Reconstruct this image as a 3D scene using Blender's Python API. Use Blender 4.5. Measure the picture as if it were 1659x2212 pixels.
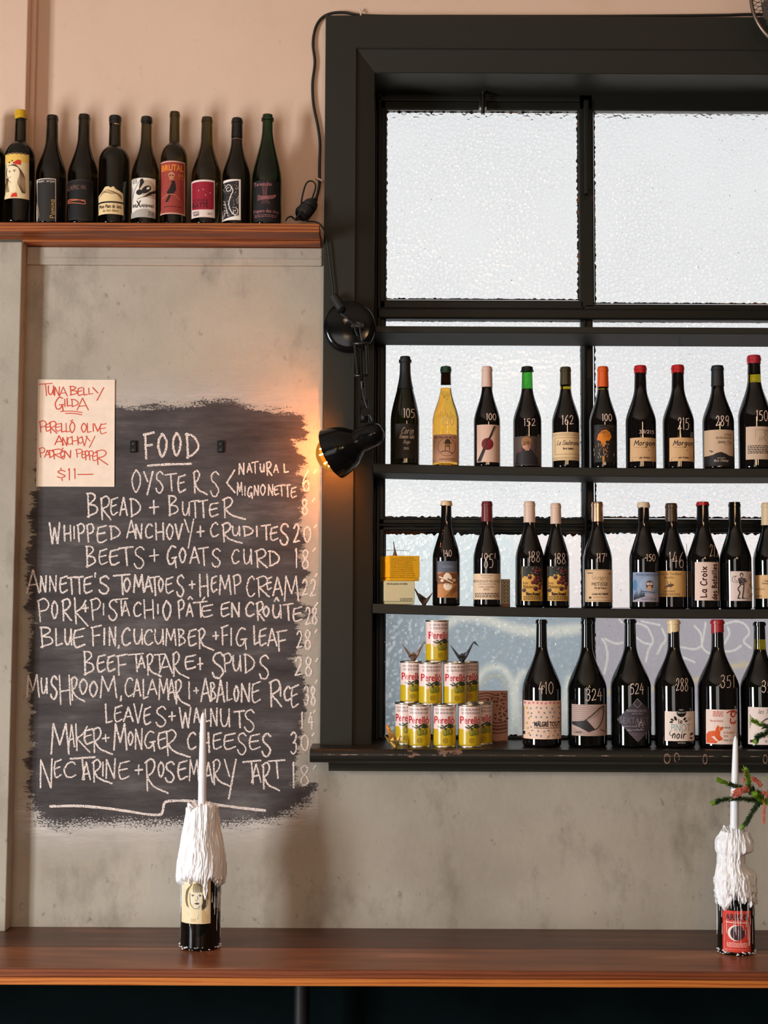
import bpy, bmesh, math, random
import numpy as np
from mathutils import Vector, Matrix, Euler, noise
random.seed(7)
SC = bpy.context.scene
COL = SC.collection
for _o in list(bpy.data.objects): bpy.data.objects.remove(_o)

# ------------------------------------------------------------------ camera
F = 2980.0; CX, CY = 829.5, 1106.0
CAM = Vector((0, 0, 1.73))
ROT = (Euler((math.radians(90) + math.atan(224 / F), 0, 0)).to_matrix() @ Matrix.Rotation(0.0045, 3, 'Z'))
cd = bpy.data.cameras.new('camera'); cam = bpy.data.objects.new('camera', cd); COL.objects.link(cam)
cd.sensor_fit = 'HORIZONTAL'; cd.sensor_width = 36; cd.lens = 36 * F / 1659
cam.matrix_world = Matrix.Translation(CAM) @ ROT.to_4x4()
cd.clip_start = 0.05
SC.camera = cam
# ------------------------------------------------------------------ world, lights, exposure
w = bpy.data.worlds.new('world'); SC.world = w; w.use_nodes = True
bg = w.node_tree.nodes['Background']; bg.inputs[1].default_value = 0.95
_wt = w.node_tree; _tc = _wt.nodes.new('ShaderNodeTexCoord'); _sx = _wt.nodes.new('ShaderNodeSeparateXYZ'); _wr = _wt.nodes.new('ShaderNodeValToRGB'); _mr = _wt.nodes.new('ShaderNodeMapRange')
_wt.links.new(_tc.outputs['Generated'], _sx.inputs[0]); _wt.links.new(_sx.outputs[2], _mr.inputs[0]); _mr.inputs[1].default_value = -1; _wt.links.new(_mr.outputs[0], _wr.inputs[0]); _wt.links.new(_wr.outputs[0], bg.inputs[0])
# overcast sky, paler at the horizon, dull ground below it
_we = _wr.color_ramp.elements; _we[0].position = .44; _we[0].color = (.42, .42, .43, 1); _we[1].position = .52; _we[1].color = (.98, .985, .985, 1)
_e = _we.new(.68); _e.color = (.93, .94, .955, 1); _e = _we.new(.9); _e.color = (.7, .76, .84, 1)
def area(name, loc, rot, sx, sy, power, col):
    l = bpy.data.lights.new(name, 'AREA'); l.shape = 'RECTANGLE'; l.size = sx; l.size_y = sy; l.energy = power; l.color = col
    o = bpy.data.objects.new(name, l); o.location = loc; o.rotation_euler = rot; COL.objects.link(o); return o
def bulb(name, loc, power, col, r=0.12):
    l = bpy.data.lights.new(name, 'POINT'); l.energy = power; l.color = col; l.shadow_soft_size = r
    o = bpy.data.objects.new(name, l); o.location = loc; COL.objects.link(o); return o
# daylight from the tall street windows on the left of the room (two casements each)
for y0, x, pw in ((0.55, -3.95, 145), (1.2, -3.95, 145)):
    area('street_window_light', (x, y0, 1.45), (0, math.radians(-90), 0), 1.9, 0.5, pw, (0.90, 0.96, 1.0))
area('shopfront_light', (-1.6, -3.9, 2.0), (math.radians(90), 0, 0), 2.6, 2.2, 62, (1.0, 0.96, 0.92))
# pendant bulbs over the room
for x, y, z, pw in ((0.55, -0.6, 2.75, 28), (0.95, 0.5, 2.80, 22), (1.5, -1.2, 2.85, 28), (-0.5, -1.6, 2.9, 22)):
    bulb('pendant_light', (x, y, z), pw, (1.0, 0.62, 0.33))
_l = bpy.data.lights.new('overcast_sun', 'SUN'); _l.energy = 19; _l.angle = .5; _l.color = (1, .98, .95)   # lights the lane outside, over the roof
_o = bpy.data.objects.new('overcast_sun', _l); _o.rotation_euler = (math.radians(27), 0, 0); COL.objects.link(_o)
SC.view_settings.view_transform = 'Standard'; SC.view_settings.look = 'None'
SC.view_settings.gamma = 1; SC.view_settings.exposure = 0.0; SC.view_settings.use_curve_mapping = False
SC.cycles.max_bounces = 10; SC.cycles.transparent_max_bounces = 16; SC.cycles.sample_clamp_indirect = 6
SC.cycles.caustics_reflective = False; SC.cycles.caustics_refractive = False

# ------------------------------------------------------------------ helpers
def ray(px, py): return ROT @ Vector(((px - CX) / F, -(py - CY) / F, -1))
def at(px, py, Y):
    d = ray(px, py); return CAM + d * ((Y - CAM.y) / d.y)
def mpp(Y): return (at(831, 1300, Y) - at(830, 1300, Y)).length
def s2l(c): return c / 12.92 if c <= 0.04045 else ((c + 0.055) / 1.055) ** 2.4
def S(r, g, b): return (s2l(r / 255), s2l(g / 255), s2l(b / 255))
def obj(name, bm, mat, parent=None, smooth=False, loc=None, flat_angle=None):
    me = bpy.data.meshes.new(name)
    bmesh.ops.recalc_face_normals(bm, faces=bm.faces)
    bm.to_mesh(me); bm.free()
    for m in (mat if isinstance(mat, (list, tuple)) else [mat]): me.materials.append(m)
    if smooth:
        for p in me.polygons: p.use_smooth = True
        if flat_angle: me.set_sharp_from_angle(angle=math.radians(flat_angle))
    o = bpy.data.objects.new(name, me); COL.objects.link(o)
    if parent is not None: o.parent = parent
    if loc is not None: o.location = loc
    return o
def tag(o, label=None, cat=None, group=None, kind=None):
    if label: o['label'] = label
    if cat: o['category'] = cat
    if group: o['group'] = group
    if kind: o['kind'] = kind
    return o
def thing(name, loc, label, cat, group=None, rz=0):
    o = bpy.data.objects.new(name, None); o.location = loc; o.rotation_euler = (0, 0, rz); o.empty_display_size = 0.02
    COL.objects.link(o); return tag(o, label, cat, group)
def box(bm, x0, x1, y0, y1, z0, z1, bev=0, seg=2, M=None):
    r = bmesh.ops.create_cube(bm, size=1)
    vs = r['verts']
    for v in vs: v.co = Vector((x0 + (v.co.x + .5) * (x1 - x0), y0 + (v.co.y + .5) * (y1 - y0), z0 + (v.co.z + .5) * (z1 - z0)))
    if bev:
        es = list({e for v in vs for e in v.link_edges})
        r2 = bmesh.ops.bevel(bm, geom=es, offset=bev, segments=seg, affect='EDGES', profile=.5)
        vs = list({v for f in r2['faces'] for v in f.verts} | {v for v in vs if v.is_valid})
    if M is not None:
        for v in vs: v.co = M @ v.co
    return vs
def lathe(bm, prof, n=48, origin=(0, 0, 0), axis=(0, 0, 1)):
    q = Vector((0, 0, 1)).rotation_difference(Vector(axis).normalized()).to_matrix(); o = Vector(origin)
    rings = []
    for r, z in prof:
        if r < 1e-6: rings.append([bm.verts.new(o + q @ Vector((0, 0, z)))])
        else: rings.append([bm.verts.new(o + q @ Vector((r * math.cos(2 * math.pi * k / n), r * math.sin(2 * math.pi * k / n), z))) for k in range(n)])
    for a, b in zip(rings, rings[1:]):
        if len(a) == 1 and len(b) == 1: continue
        for k in range(n):
            k2 = (k + 1) % n
            if len(a) == 1: bm.faces.new((a[0], b[k2], b[k]))
            elif len(b) == 1: bm.faces.new((a[k], a[k2], b[0]))
            else: bm.faces.new((a[k], a[k2], b[k2], b[k]))
    return bm
def catmull(pts, n=6):
    P = [Vector(p) for p in pts]
    if len(P) < 3: return P
    out = []
    for i in range(len(P) - 1):
        p0 = P[i - 1] if i else P[0] * 2 - P[1]; p1 = P[i]; p2 = P[i + 1]; p3 = P[i + 2] if i + 2 < len(P) else P[-1] * 2 - P[-2]
        for k in range(n):
            t = k / n
            out.append(0.5 * ((2 * p1) + (p2 - p0) * t + (2 * p0 - 5 * p1 + 4 * p2 - p3) * t * t + (3 * p1 - p0 - 3 * p2 + p3) * t ** 3))
    out.append(P[-1]); return out
def tube(bm, pts, r, n=8, smooth=0, caps=True):
    P = catmull(pts, smooth) if smooth else [Vector(p) for p in pts]
    R = (lambda i: r) if not isinstance(r, (list, tuple)) else (lambda i: r[0] + (r[1] - r[0]) * i / (len(P) - 1))
    P = [p for i, p in enumerate(P) if i == 0 or (p - P[i - 1]).length > 1e-6]; rings = []; u = None
    for i, p in enumerate(P):
        t = (P[min(i + 1, len(P) - 1)] - P[max(i - 1, 0)])
        t = t.normalized() if t.length > 1e-7 else (P[min(i + 1, len(P) - 1)] - p).normalized()
        if u is None: u = t.orthogonal().normalized()
        u = (u - t * u.dot(t)).normalized(); v = t.cross(u)
        rings.append([bm.verts.new(p + (u * math.cos(2 * math.pi * k / n) + v * math.sin(2 * math.pi * k / n)) * R(i)) for k in range(n)])
    for a, b in zip(rings, rings[1:]):
        for k in range(n): bm.faces.new((a[k], a[(k + 1) % n], b[(k + 1) % n], b[k]))
    if caps: bm.faces.new(rings[0][::-1]); bm.faces.new(rings[-1])
    return bm
def B(): return bmesh.new()

# ------------------------------------------------------------------ materials
def nodes(name):
    m = bpy.data.materials.new(name); m.use_nodes = True
    return m, m.node_tree, m.node_tree.nodes['Principled BSDF']
def N(t, kind, **kw):
    n = t.nodes.new('ShaderNode' + kind)
    for k, v in kw.items():
        if k in ('operation', 'blend_type', 'data_type', 'feature', 'attribute_name', 'bands_direction', 'wave_type', 'distance', 'interpolation_type', 'noise_dimensions'): setattr(n, k, v)
        else: n.inputs[k.replace('_', ' ')].default_value = v
    return n
def ramp(t, src, stops):
    r = t.nodes.new('ShaderNodeValToRGB'); e = r.color_ramp.elements
    while len(e) < len(stops): e.new(.5)
    for el, (p, c) in zip(e, stops): el.position = p; el.color = (*c, 1) if len(c) == 3 else c
    t.links.new(src, r.inputs[0]); return r
def objco(t, scale=(1, 1, 1)):
    c = t.nodes.new('ShaderNodeTexCoord'); m = t.nodes.new('ShaderNodeMapping'); m.inputs['Scale'].default_value = scale
    t.links.new(c.outputs['Object'], m.inputs['Vector']); return m.outputs[0]
def setin(p, **kw):
    for k, v in kw.items(): p.inputs[k].default_value = v
def plain(name, col, rough=.5, metal=0, spec=.5, bump=0, bscale=200, var=0):
    m, t, p = nodes(name); p.inputs['Base Color'].default_value = (*col, 1); p.inputs['Roughness'].default_value = rough
    p.inputs['Metallic'].default_value = metal; p.inputs['Specular IOR Level'].default_value = spec
    if bump or var:
        n = N(t, 'TexNoise', Scale=bscale, Detail=6); t.links.new(objco(t), n.inputs['Vector'])
        if bump:
            b = N(t, 'Bump', Strength=bump, Distance=.002); t.links.new(n.outputs[0], b.inputs['Height']); t.links.new(b.outputs[0], p.inputs['Normal'])
        if var:
            n2 = N(t, 'TexNoise', Scale=bscale * .1, Detail=5); t.links.new(objco(t), n2.inputs['Vector'])
            r = ramp(t, n2.outputs[0], [(.3, tuple(c * (1 - var) for c in col)), (.7, tuple(min(1, c * (1 + var)) for c in col))])
            t.links.new(r.outputs[0], p.inputs['Base Color'])
    return m
def plaster(name, c1, c2, stain, amt, sc=2.2, streak=True, bump=.25):
    m, t, p = nodes(name); p.inputs['Roughness'].default_value = .75; p.inputs['Specular IOR Level'].default_value = .25
    co = objco(t)
    n1 = N(t, 'TexNoise', Scale=sc, Detail=8, Roughness=.6); t.links.new(co, n1.inputs['Vector'])
    r1 = ramp(t, n1.outputs[0], [(.3, c1), (.7, c2)])
    last = r1.outputs[0]
    if streak:
        n2 = N(t, 'TexNoise', Scale=5, Detail=7, Roughness=.65); t.links.new(objco(t, (1.3, 1, .7)), n2.inputs['Vector'])
        r2 = ramp(t, n2.outputs[0], [(.52, (0, 0, 0)), (.75, (amt,) * 3)])
        mx = N(t, 'Mix', data_type='RGBA'); t.links.new(r2.outputs[0], mx.inputs[0]); t.links.new(last, mx.inputs[6]); mx.inputs[7].default_value = (*stain, 1)
        last = mx.outputs[2]
        n3 = N(t, 'TexNoise', Scale=38, Detail=3, Roughness=.6); t.links.new(objco(t, (1, 1, .7)), n3.inputs['Vector'])
        r3 = ramp(t, n3.outputs[0], [(.66, (0, 0, 0)), (.76, (amt * .8,) * 3)])
        mx = N(t, 'Mix', data_type='RGBA'); t.links.new(r3.outputs[0], mx.inputs[0]); t.links.new(last, mx.inputs[6]); mx.inputs[7].default_value = (*[s * .6 for s in stain], 1)
        last = mx.outputs[2]
    t.links.new(last, p.inputs['Base Color'])
    n4 = N(t, 'TexNoise', Scale=60, Detail=8); t.links.new(co, n4.inputs['Vector'])
    b = N(t, 'Bump', Strength=bump, Distance=.004); t.links.new(n4.outputs[0], b.inputs['Height']); t.links.new(b.outputs[0], p.inputs['Normal'])
    return m
def wood(name, dark, mid, light, rough=.4, scale=(1.2, 14, 14), ring=7, spec=.4):
    m, t, p = nodes(name); p.inputs['Specular IOR Level'].default_value = spec
    co = objco(t, scale)
    n = N(t, 'TexNoise', Scale=1.6, Detail=6, Roughness=.6, Distortion=.6); t.links.new(co, n.inputs['Vector'])
    wv = N(t, 'TexWave', Scale=ring * .25, Distortion=5, Detail=3, bands_direction='Z'); wv.inputs['Detail Scale'].default_value = 1.2; t.links.new(co, wv.inputs['Vector'])
    fine = N(t, 'TexNoise', Scale=9, Detail=8, Roughness=.7); t.links.new(objco(t, (scale[0] * 2, scale[1] * 6, scale[2] * 6)), fine.inputs['Vector'])
    ad = N(t, 'Math', operation='MULTIPLY_ADD'); t.links.new(wv.outputs[1], ad.inputs[0]); ad.inputs[1].default_value = .45; t.links.new(n.outputs[0], ad.inputs[2])
    ad2 = N(t, 'Math', operation='MULTIPLY_ADD'); t.links.new(fine.outputs[0], ad2.inputs[0]); ad2.inputs[1].default_value = .35; t.links.new(ad.outputs[0], ad2.inputs[2])
    r = ramp(t, ad2.outputs[0], [(.45, dark), (.8, mid), (1.0, light)]); t.links.new(r.outputs[0], p.inputs['Base Color'])
    rr = N(t, 'MapRange'); t.links.new(fine.outputs[0], rr.inputs[0]); rr.inputs[3].default_value = rough - .1; rr.inputs[4].default_value = rough + .15
    t.links.new(rr.outputs[0], p.inputs['Roughness'])
    b = N(t, 'Bump', Strength=.15, Distance=.002); t.links.new(ad2.outputs[0], b.inputs['Height']); t.links.new(b.outputs[0], p.inputs['Normal'])
    return m
def chipped(name, paint, bare, thr=.66, rough=.45):
    m, t, p = nodes(name); p.inputs['Roughness'].default_value = rough
    p.inputs['Specular IOR Level'].default_value = .22; n = N(t, 'TexNoise', Scale=16, Detail=9, Roughness=.68); t.links.new(objco(t, (.6, 1, 1)), n.inputs['Vector'])
    r = ramp(t, n.outputs[0], [(thr, paint), (thr + .015, bare)]); t.links.new(r.outputs[0], p.inputs['Base Color'])
    n2 = N(t, 'TexNoise', Scale=90, Detail=4); t.links.new(objco(t), n2.inputs['Vector'])
    b = N(t, 'Bump', Strength=.12, Distance=.002); t.links.new(n2.outputs[0], b.inputs['Height']); t.links.new(b.outputs[0], p.inputs['Normal'])
    return m
def glass(name, col, rough=.03, ior=1.45, trans=1.0):
    m, t, p = nodes(name); p.inputs['Base Color'].default_value = (*col, 1); p.inputs['Roughness'].default_value = rough
    p.inputs['IOR'].default_value = ior; p.inputs['Transmission Weight'].default_value = trans; return m
def printmat(name, rough=.55, spec=.3):
    m, t, p = nodes(name); a = N(t, 'Attribute', attribute_name='Col'); t.links.new(a.outputs[0], p.inputs['Base Color'])
    p.inputs['Roughness'].default_value = rough; p.inputs['Specular IOR Level'].default_value = spec; return m
def grainy(name, col, scale, lo, hi, rough=.9):
    m, t, p = nodes(name); p.inputs['Base Color'].default_value = (*col, 1); p.inputs['Roughness'].default_value = rough; p.inputs['Specular IOR Level'].default_value = .1
    n = N(t, 'TexNoise', Scale=scale, Detail=3, Roughness=.7); t.links.new(objco(t), n.inputs['Vector'])
    r = ramp(t, n.outputs[0], [(lo, (0, 0, 0)), (hi, (1, 1, 1))]); t.links.new(r.outputs[0], p.inputs['Alpha']); return m

M = {}
M['wall_up'] = plaster('peach_paint', S(222, 189, 166), S(229, 196, 173), S(200, 160, 130), .2, 1.5, True, .12)
M['wall_low'] = plaster('grey_plaster', S(160, 149, 133), S(190, 179, 163), S(108, 98, 82), .66, 2.0, True, .3)
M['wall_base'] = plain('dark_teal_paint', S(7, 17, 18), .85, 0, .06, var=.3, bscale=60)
M['room'] = plain('warm_grey_paint', S(84, 74, 66), .8)
M['floor'] = wood('floor_boards', S(50, 34, 24), S(80, 54, 36), S(98, 70, 48))
M['ceil'] = plain('ceiling_paint', S(205, 190, 172), .8)
M['frame'] = chipped('dark_frame_paint', S(44, 42, 35), S(60, 52, 44), .70, .6)
M['sash'] = chipped('black_sash_paint', S(24, 26, 23), S(64, 46, 34), .66, .38)
M['sill'] = chipped('worn_sill_paint', S(36, 35, 31), S(128, 98, 82), .63, .35)
M['putty'] = chipped('crumbling_putty', S(36, 28, 20), S(118, 72, 44), .56, .85)
M['shelfwood'] = wood('red_pine', S(80, 35, 13), S(134, 64, 24), S(164, 90, 40), .42, (1.0, 16, 16), 9)
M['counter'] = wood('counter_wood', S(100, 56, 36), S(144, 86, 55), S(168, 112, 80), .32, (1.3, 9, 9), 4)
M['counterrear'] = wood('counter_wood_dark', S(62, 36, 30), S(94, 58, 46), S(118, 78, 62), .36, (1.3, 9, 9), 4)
M['counteredge'] = wood('counter_edge', S(150, 72, 26), S(190, 102, 42), S(206, 124, 56), .4, (1.2, 20, 20), 6)
M['counterunder'] = wood('counter_strip', S(92, 42, 22), S(122, 60, 32), S(136, 72, 40), .4, (1.2, 20, 20), 6)
M['black'] = plain('black_enamel', (.004, .004, .004), .14, spec=.22)
M['blackmatt'] = plain('black_rubber', (.008, .008, .008), .5)
M['steel'] = plain('dark_steel', (.06, .055, .05), .3, .9)
M['chrome'] = plain('chrome', (.7, .68, .65), .18, 1)
M['clip'] = plain('white_clip', S(225, 195, 175), .5)
M['gdark'] = plain('dark_wine_glass', (.0045, .0035, .0035), .035, spec=.55)
M['gblack'] = plain('black_wine_glass', (.002, .0025, .002), .03, spec=.55)
M['golive'] = glass('olive_glass', (.09, .07, .014), .03)
M['gdolive'] = glass('dark_olive_glass', (.03, .025, .008), .03)
M['gdeep'] = glass('deep_olive_glass', (.006, .006, .0015), .03)
M['ggreen'] = glass('green_glass', (.012, .05, .008), .03)
M['gneck'] = glass('bright_green_glass', (.04, .28, .03), .03)
M['gyellow'] = glass('yellow_green_glass', (.30, .24, .01), .03)
M['gclear'] = glass('clear_glass', (.97, .97, .96), .01, 1.2)
M['wine'] = glass('amber_wine', (.92, .49, .07), .02, 1.22)
M['cork'] = plain('cork', S(150, 96, 62), .8, var=.35, bscale=400)
M['print'] = printmat('printed_paper'); M['gloss'] = printmat('printed_tin', .28, .5); M['ink'] = printmat('ink_marks', .8, .1)
M['tin'] = plain('tin_metal', (.62, .56, .46), .3, 1)
M['wax'] = plain('white_wax', S(246, 243, 244), .42, bump=.3, bscale=120)
setin(M['wax'].node_tree.nodes['Principled BSDF'], **{'Subsurface Weight': .25, 'Subsurface Radius': (.006, .004, .003), 'Subsurface Scale': 1.0})
M['candle'] = plain('candle_wax', S(247, 243, 246), .35)
setin(M['candle'].node_tree.nodes['Principled BSDF'], **{'Subsurface Weight': .3, 'Subsurface Radius': (.006, .004, .003), 'Subsurface Scale': 1.0})
M['wick'] = plain('wick', S(200, 180, 160), .9)
M['chalk'] = grainy('chalk', S(246, 228, 218), 330, .38, .50)
M['marker'] = plain('red_marker', S(216, 72, 48), .7)
M['kraft'] = plain('cream_paper', S(246, 222, 200), .85, bump=.1, bscale=300, var=.05)
def capm(name, col, rough=.45, metal=0, **k):
    m = plain(name, col, rough, metal, **k); M[name] = m; return m
# ------------------------------------------------------------------ single-line lettering
G = {
 'A': "0,10 4.6,0 9.6,10|1.8,6.8 8,6.2", 'B': "1,0.4 1.8,10|c 0,0.4 5.5,0.6 7,2.4 2,4.8|c 2,4.8 7.5,5.4 8.6,7.8 0.6,9.8",
 'C': "c 9,1.6 6.6,0.2 3,1.4 0.6,5.2 2,9 5.2,9.9 9.4,8.4", 'D': "1.2,0 2,10|c 0,0.4 5.6,1 9.8,4.6 7.6,7.6 1.2,9.8",
 'E': "9.4,0.4 1.8,1.6|c 1.8,1.4 0.6,5.6 2.6,9.6 9.6,8.2|1,5.2 8,4.2", 'F': "1.6,0.8 2.4,10|0,1 9.8,0|2,5.2 8.4,4.6",
 'G': "c 8.8,0.8 4.8,0.2 1,4.6 2.6,8.6 6,8.4 8.4,5.6|5,5.8 9.8,5.4|8.2,5.4 9.2,10.6", 'H': "0.8,0 1.6,10|8.2,0 9,10|1.2,5.6 8.6,5",
 'I': "5,0 5.6,10", 'K': "1,0 1.8,10|c 8.4,1 5.2,4 1.6,5.4|1.6,5.4 10,10.6", 'k': "1,0 1.8,10|8.4,1.6 1.6,5.6 9.4,10",
 'L': "1.2,0 1.8,9.6 9.4,8.6", 'M': "0.4,10 1.4,0 5,7 8.2,0 9.8,10", 'N': "0.6,10 1,0.4 8.4,10 9,0", 'O': "c 5,0.2 1.4,2.6 0.6,6 4.4,9.9 8.8,6.6 9,2.8 5,0.2 3.6,0.8",
 'P': "1,0.6 2.4,10|c 0,1 6,0 9,2.2 7.4,4.6 2,5.6", 'R': "1.2,0.6 2,10|c 0,1.2 5.8,0 8.6,2 6.6,4.2 2,5.4|c 2,5.4 5.4,7.4 10,10",
 'S': "c 9,1.4 6,0 2,1.4 2.2,3.6 6.4,5.4 8.8,7.6 6.2,9.9 2.6,9.6 0.8,7.8", 'T': "0,0.8 9.8,0|4.8,0.6 5.6,10", 'U': "c 0.8,0 0.8,6 3,9.6 6.2,8.6 8.4,4|8.6,0 9.2,10",
 'V': "0.4,0 4.6,10 9.4,0", 'W': "0.2,0 2.8,10 5,2.4 7.6,10 9.8,0", 'X': "0.6,0 9.4,10|9,0 1,10", 'Y': "0.4,0 4.8,4.4|9.6,0 4,10", 'Z': "0.6,0.4 9,0.4 1,9.6 9.4,9.2",
 '+': "0,5.4 10,4.6|4.8,0 5.2,10", ',': "c 7,0 5,6 2,10", "'": "6,0 4,3.4", '-': "0.5,5.4 9.5,5", '<': "9.6,0 0.4,5.6 10,10", '/': "9,0 1,10", '.': "4,9.4 6,9.8", '|': "5,0 5,10",
 '^': "0,10 5,0 10,10", '`': "8,0 2,10", '$': "c 8.6,2.6 5,1.4 1.6,3 5,5.2 8.4,7.2 5,9 1,8|4.4,-1 4.4,0.6|5.4,10 5.8,12",
 '0': "c 5,0.2 1.6,2 1,6.4 4.4,9.9 8,8 8.8,3 5.4,0.2 4,0.5", '1': "c 3,1.4 5.4,0|5.4,0 5.6,10", '2': "c 1.2,2.4 4,0.2 7.6,1 7.4,4 3.6,7.6 0.8,9.6|0.8,9.6 9.4,8.8", '3': "c 1.4,1.4 5,0 8,1.6 6.6,4 4,4.8|c 4,4.8 8,5.4 8.2,8 4.6,10 0.8,8.8",
 '4': "5,0 0.8,6 9.4,5.8|6.8,2.6 6.6,10", '5': "8.6,0.4 2.4,0.8 1.8,4.4|c 1.8,4.4 6,4 8.6,6.4 6.6,9.4 1.2,9.6", '6': "c 7.4,0 3,3.4 1,7 3.6,9.9 7.8,9 8.2,6.4 5,5 1.4,7", '7': "0.8,0.6 8.8,0.2 4,10", '8': "c 8,1.2 4.8,0 1.8,1.6 3,3.8 7,5.8 8.6,8 5,10 1.4,8.4 2.8,5.8 7.2,3.2 8.2,1",
 '9': "c 8.2,3 5,5.2 1.8,3.6 3.4,0.4 7.4,0.4 8.4,3 7,10",
 'a': "c 8,4 4,3.6 1,6.6 3,9.8 7,8 8.4,4.2|c 8.4,4 8,8.4 9.8,9.8", 'b': "1.6,0 1.6,9.8|c 1.6,6 5,3.8 8.6,5.6 7.6,9.4 1.6,9.4", 'c': "c 8.6,4.6 4.6,3.6 1.4,6.6 4,9.8 9,8.8", 'd': "8,0 8.2,9.9|c 8,5 4.6,3.6 1.2,6.6 4,9.8 8,8.4",
 'e': "c 1.6,7 8.4,6.4 7,4 3.4,4 1.2,7 4,9.9 9,8.6", 'f': "c 8.6,0.6 5.6,0 4.4,3 4,12|1.4,4.4 8,4.2", 'g': "c 8,4 4,3.8 1.4,6.4 3.8,9 8,7 8.4,4.2|c 8.4,4 8,11 5,13.6 1.4,12.4", 'h': "1.6,0 1.6,9.9|c 1.6,6.4 5.4,3.6 8,5.4 8.2,9.9", 'i': "5,4 5.4,9.9|4.8,1.6 5.4,2.2",
 'l': "c 4.6,0 4.6,8.6 7,9.8", 'm': "0.8,4 1,9.9|c 1,6 3.4,3.8 5,5.2 5,9.9|c 5,6 7.6,3.8 9.2,5.2 9.4,9.9", 'n': "1.6,4 1.6,9.9|c 1.6,6.4 5.4,3.4 8,5.2 8.2,9.9", 'o': "c 5,3.9 1.4,6 3,9.6 7,9.4 8.8,6 5,3.9 4,4.2", 'p': "1.6,4 1.6,14|c 1.6,5.6 5.4,3.4 8.8,5.8 7,9.4 1.6,9", 'r': "1.8,4 2,9.9|c 2,6.6 5,4 8.6,4.4", 's': "c 8,4.6 4,3.8 2.4,5.6 7.6,7.6 7,9.6 1.6,9.4", 't': "c 4.4,0.6 4.2,8.4 6,9.8 8.4,9|1,3.8 8.6,3.6", 'u': "c 1.2,4 1.4,8.6 4.4,9.8 8,7 8.4,4|8.4,4 8.8,9.9", 'v': "1,4 4.8,9.9 9,4", 'x': "1,4 9,9.9|9,4 1,9.9", 'y': "1,4 5,9|9,4 3,14", '&': "c 9,9.9 3,2.4 5,0.4 7,2.4 2,6.4 3,9.8 9,5.4"}
GW = {'I': 4, 'M': 12, 'W': 12, ' ': 5, "'": 3, ',': 3.4, '1': 5, '.': 3, 'i': 3.6, 'l': 4.2, 'm': 11, 'r': 6, 't': 6, 'f': 6, '|': 4, '/': 5.5}
for _c in 'abcdeghnopsuvxy': GW[_c] = 7.4
G['J'] = 'c 7,0 7.4,7 5,9.9 1.4,8.6'; G['Q'] = G['O'] + '|5.4,7 9.4,10.4'; G['w'] = '0.6,4 3,9.9 5,5.4 7,9.9 9.4,4'; G['z'] = '1,4.2 8.6,4 1,9.8 9,9.6'; G['j'] = 'c 5,4 5,12 2,13.6'; G['q'] = 'c 8,4 4,3.6 1.2,6.6 4,9.8 8,8|8.4,4 8.4,14'
def glyph(ch, x0, y0, x1, y1, n=5):
    out = []
    for st in G[ch].split('|'):
        cv = st.startswith('c'); pts = [tuple(map(float, q.split(','))) for q in st.strip('c ').split()]
        pts = [Vector((x0 + (x1 - x0) * a / 10, y0 + (y1 - y0) * b / 10)) for a, b in pts]
        out.append(catmull(pts, n) if cv and len(pts) > 2 else pts)
    return out
def hand(s, x0, y0, x1, y1, jit=0, slope=0):
    tot = sum(GW.get(c, 9) + 1.4 for c in s) - 1.4; k = (x1 - x0) / tot; x = x0; out = []
    for c in s:
        wd = GW.get(c, 9) * k
        if c != ' ':
            dy = random.uniform(-jit, jit) + slope * (x - x0)
            out += glyph(c, x, y0 + dy, x + wd, y1 + dy)
        x += wd + 1.4 * k
    return out
JIT = [0]
def ribbon(pts, w, taper=.25):
    P = [Vector((p[0], p[1])) for p in pts]
    Q = [P[0]]
    for p in P[1:]:
        if (p - Q[-1]).length > 1e-4: Q.append(p)
    P = Q
    if len(P) < 2: return []
    d0 = (P[1] - P[0]).normalized(); d1 = (P[-1] - P[-2]).normalized()
    L, Rr = [], []
    m = len(P)
    for i, p in enumerate(P):
        a = (p - P[i - 1]).normalized() if i else d0
        b = (P[i + 1] - p).normalized() if i < m - 1 else d1
        t = a + b
        t = t.normalized() if t.length > .3 else a
        nrm = Vector((-t.y, t.x)); c = max(.55, nrm.dot(Vector((-a.y, a.x))))
        h = w / 2 / c
        L.append(p + nrm * h * (1 + random.uniform(-1, 1) * JIT[0])); Rr.append(p - nrm * h * (1 + random.uniform(-1, 1) * JIT[0]))
    polys = [[P[0] - d0 * w * .3 + Vector((-d0.y, d0.x)) * w * .25, L[0], Rr[0], P[0] - d0 * w * .3 - Vector((-d0.y, d0.x)) * w * .25]]
    for i in range(m - 1): polys.append([L[i], L[i + 1], Rr[i + 1], Rr[i]])
    polys.append([L[-1], P[-1] + d1 * w * .3 + Vector((-d1.y, d1.x)) * w * .25, P[-1] + d1 * w * .3 - Vector((-d1.y, d1.x)) * w * .25, Rr[-1]])
    return polys
_tc = {}
def textmesh(s, bold):
    key = (s, bold)
    if key not in _tc:
        c = bpy.data.curves.new('t', 'FONT'); c.body = s; c.size = 1; c.resolution_u = 3; c.offset = bold
        o = bpy.data.objects.new('t', c); me = bpy.data.meshes.new_from_object(o)
        V = [(v.co.x, v.co.y) for v in me.vertices]; Fc = [tuple(p.vertices) for p in me.polygons]
        bpy.data.objects.remove(o); bpy.data.curves.remove(c); bpy.data.meshes.remove(me); _tc[key] = (V, Fc)
    return _tc[key]
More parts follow.
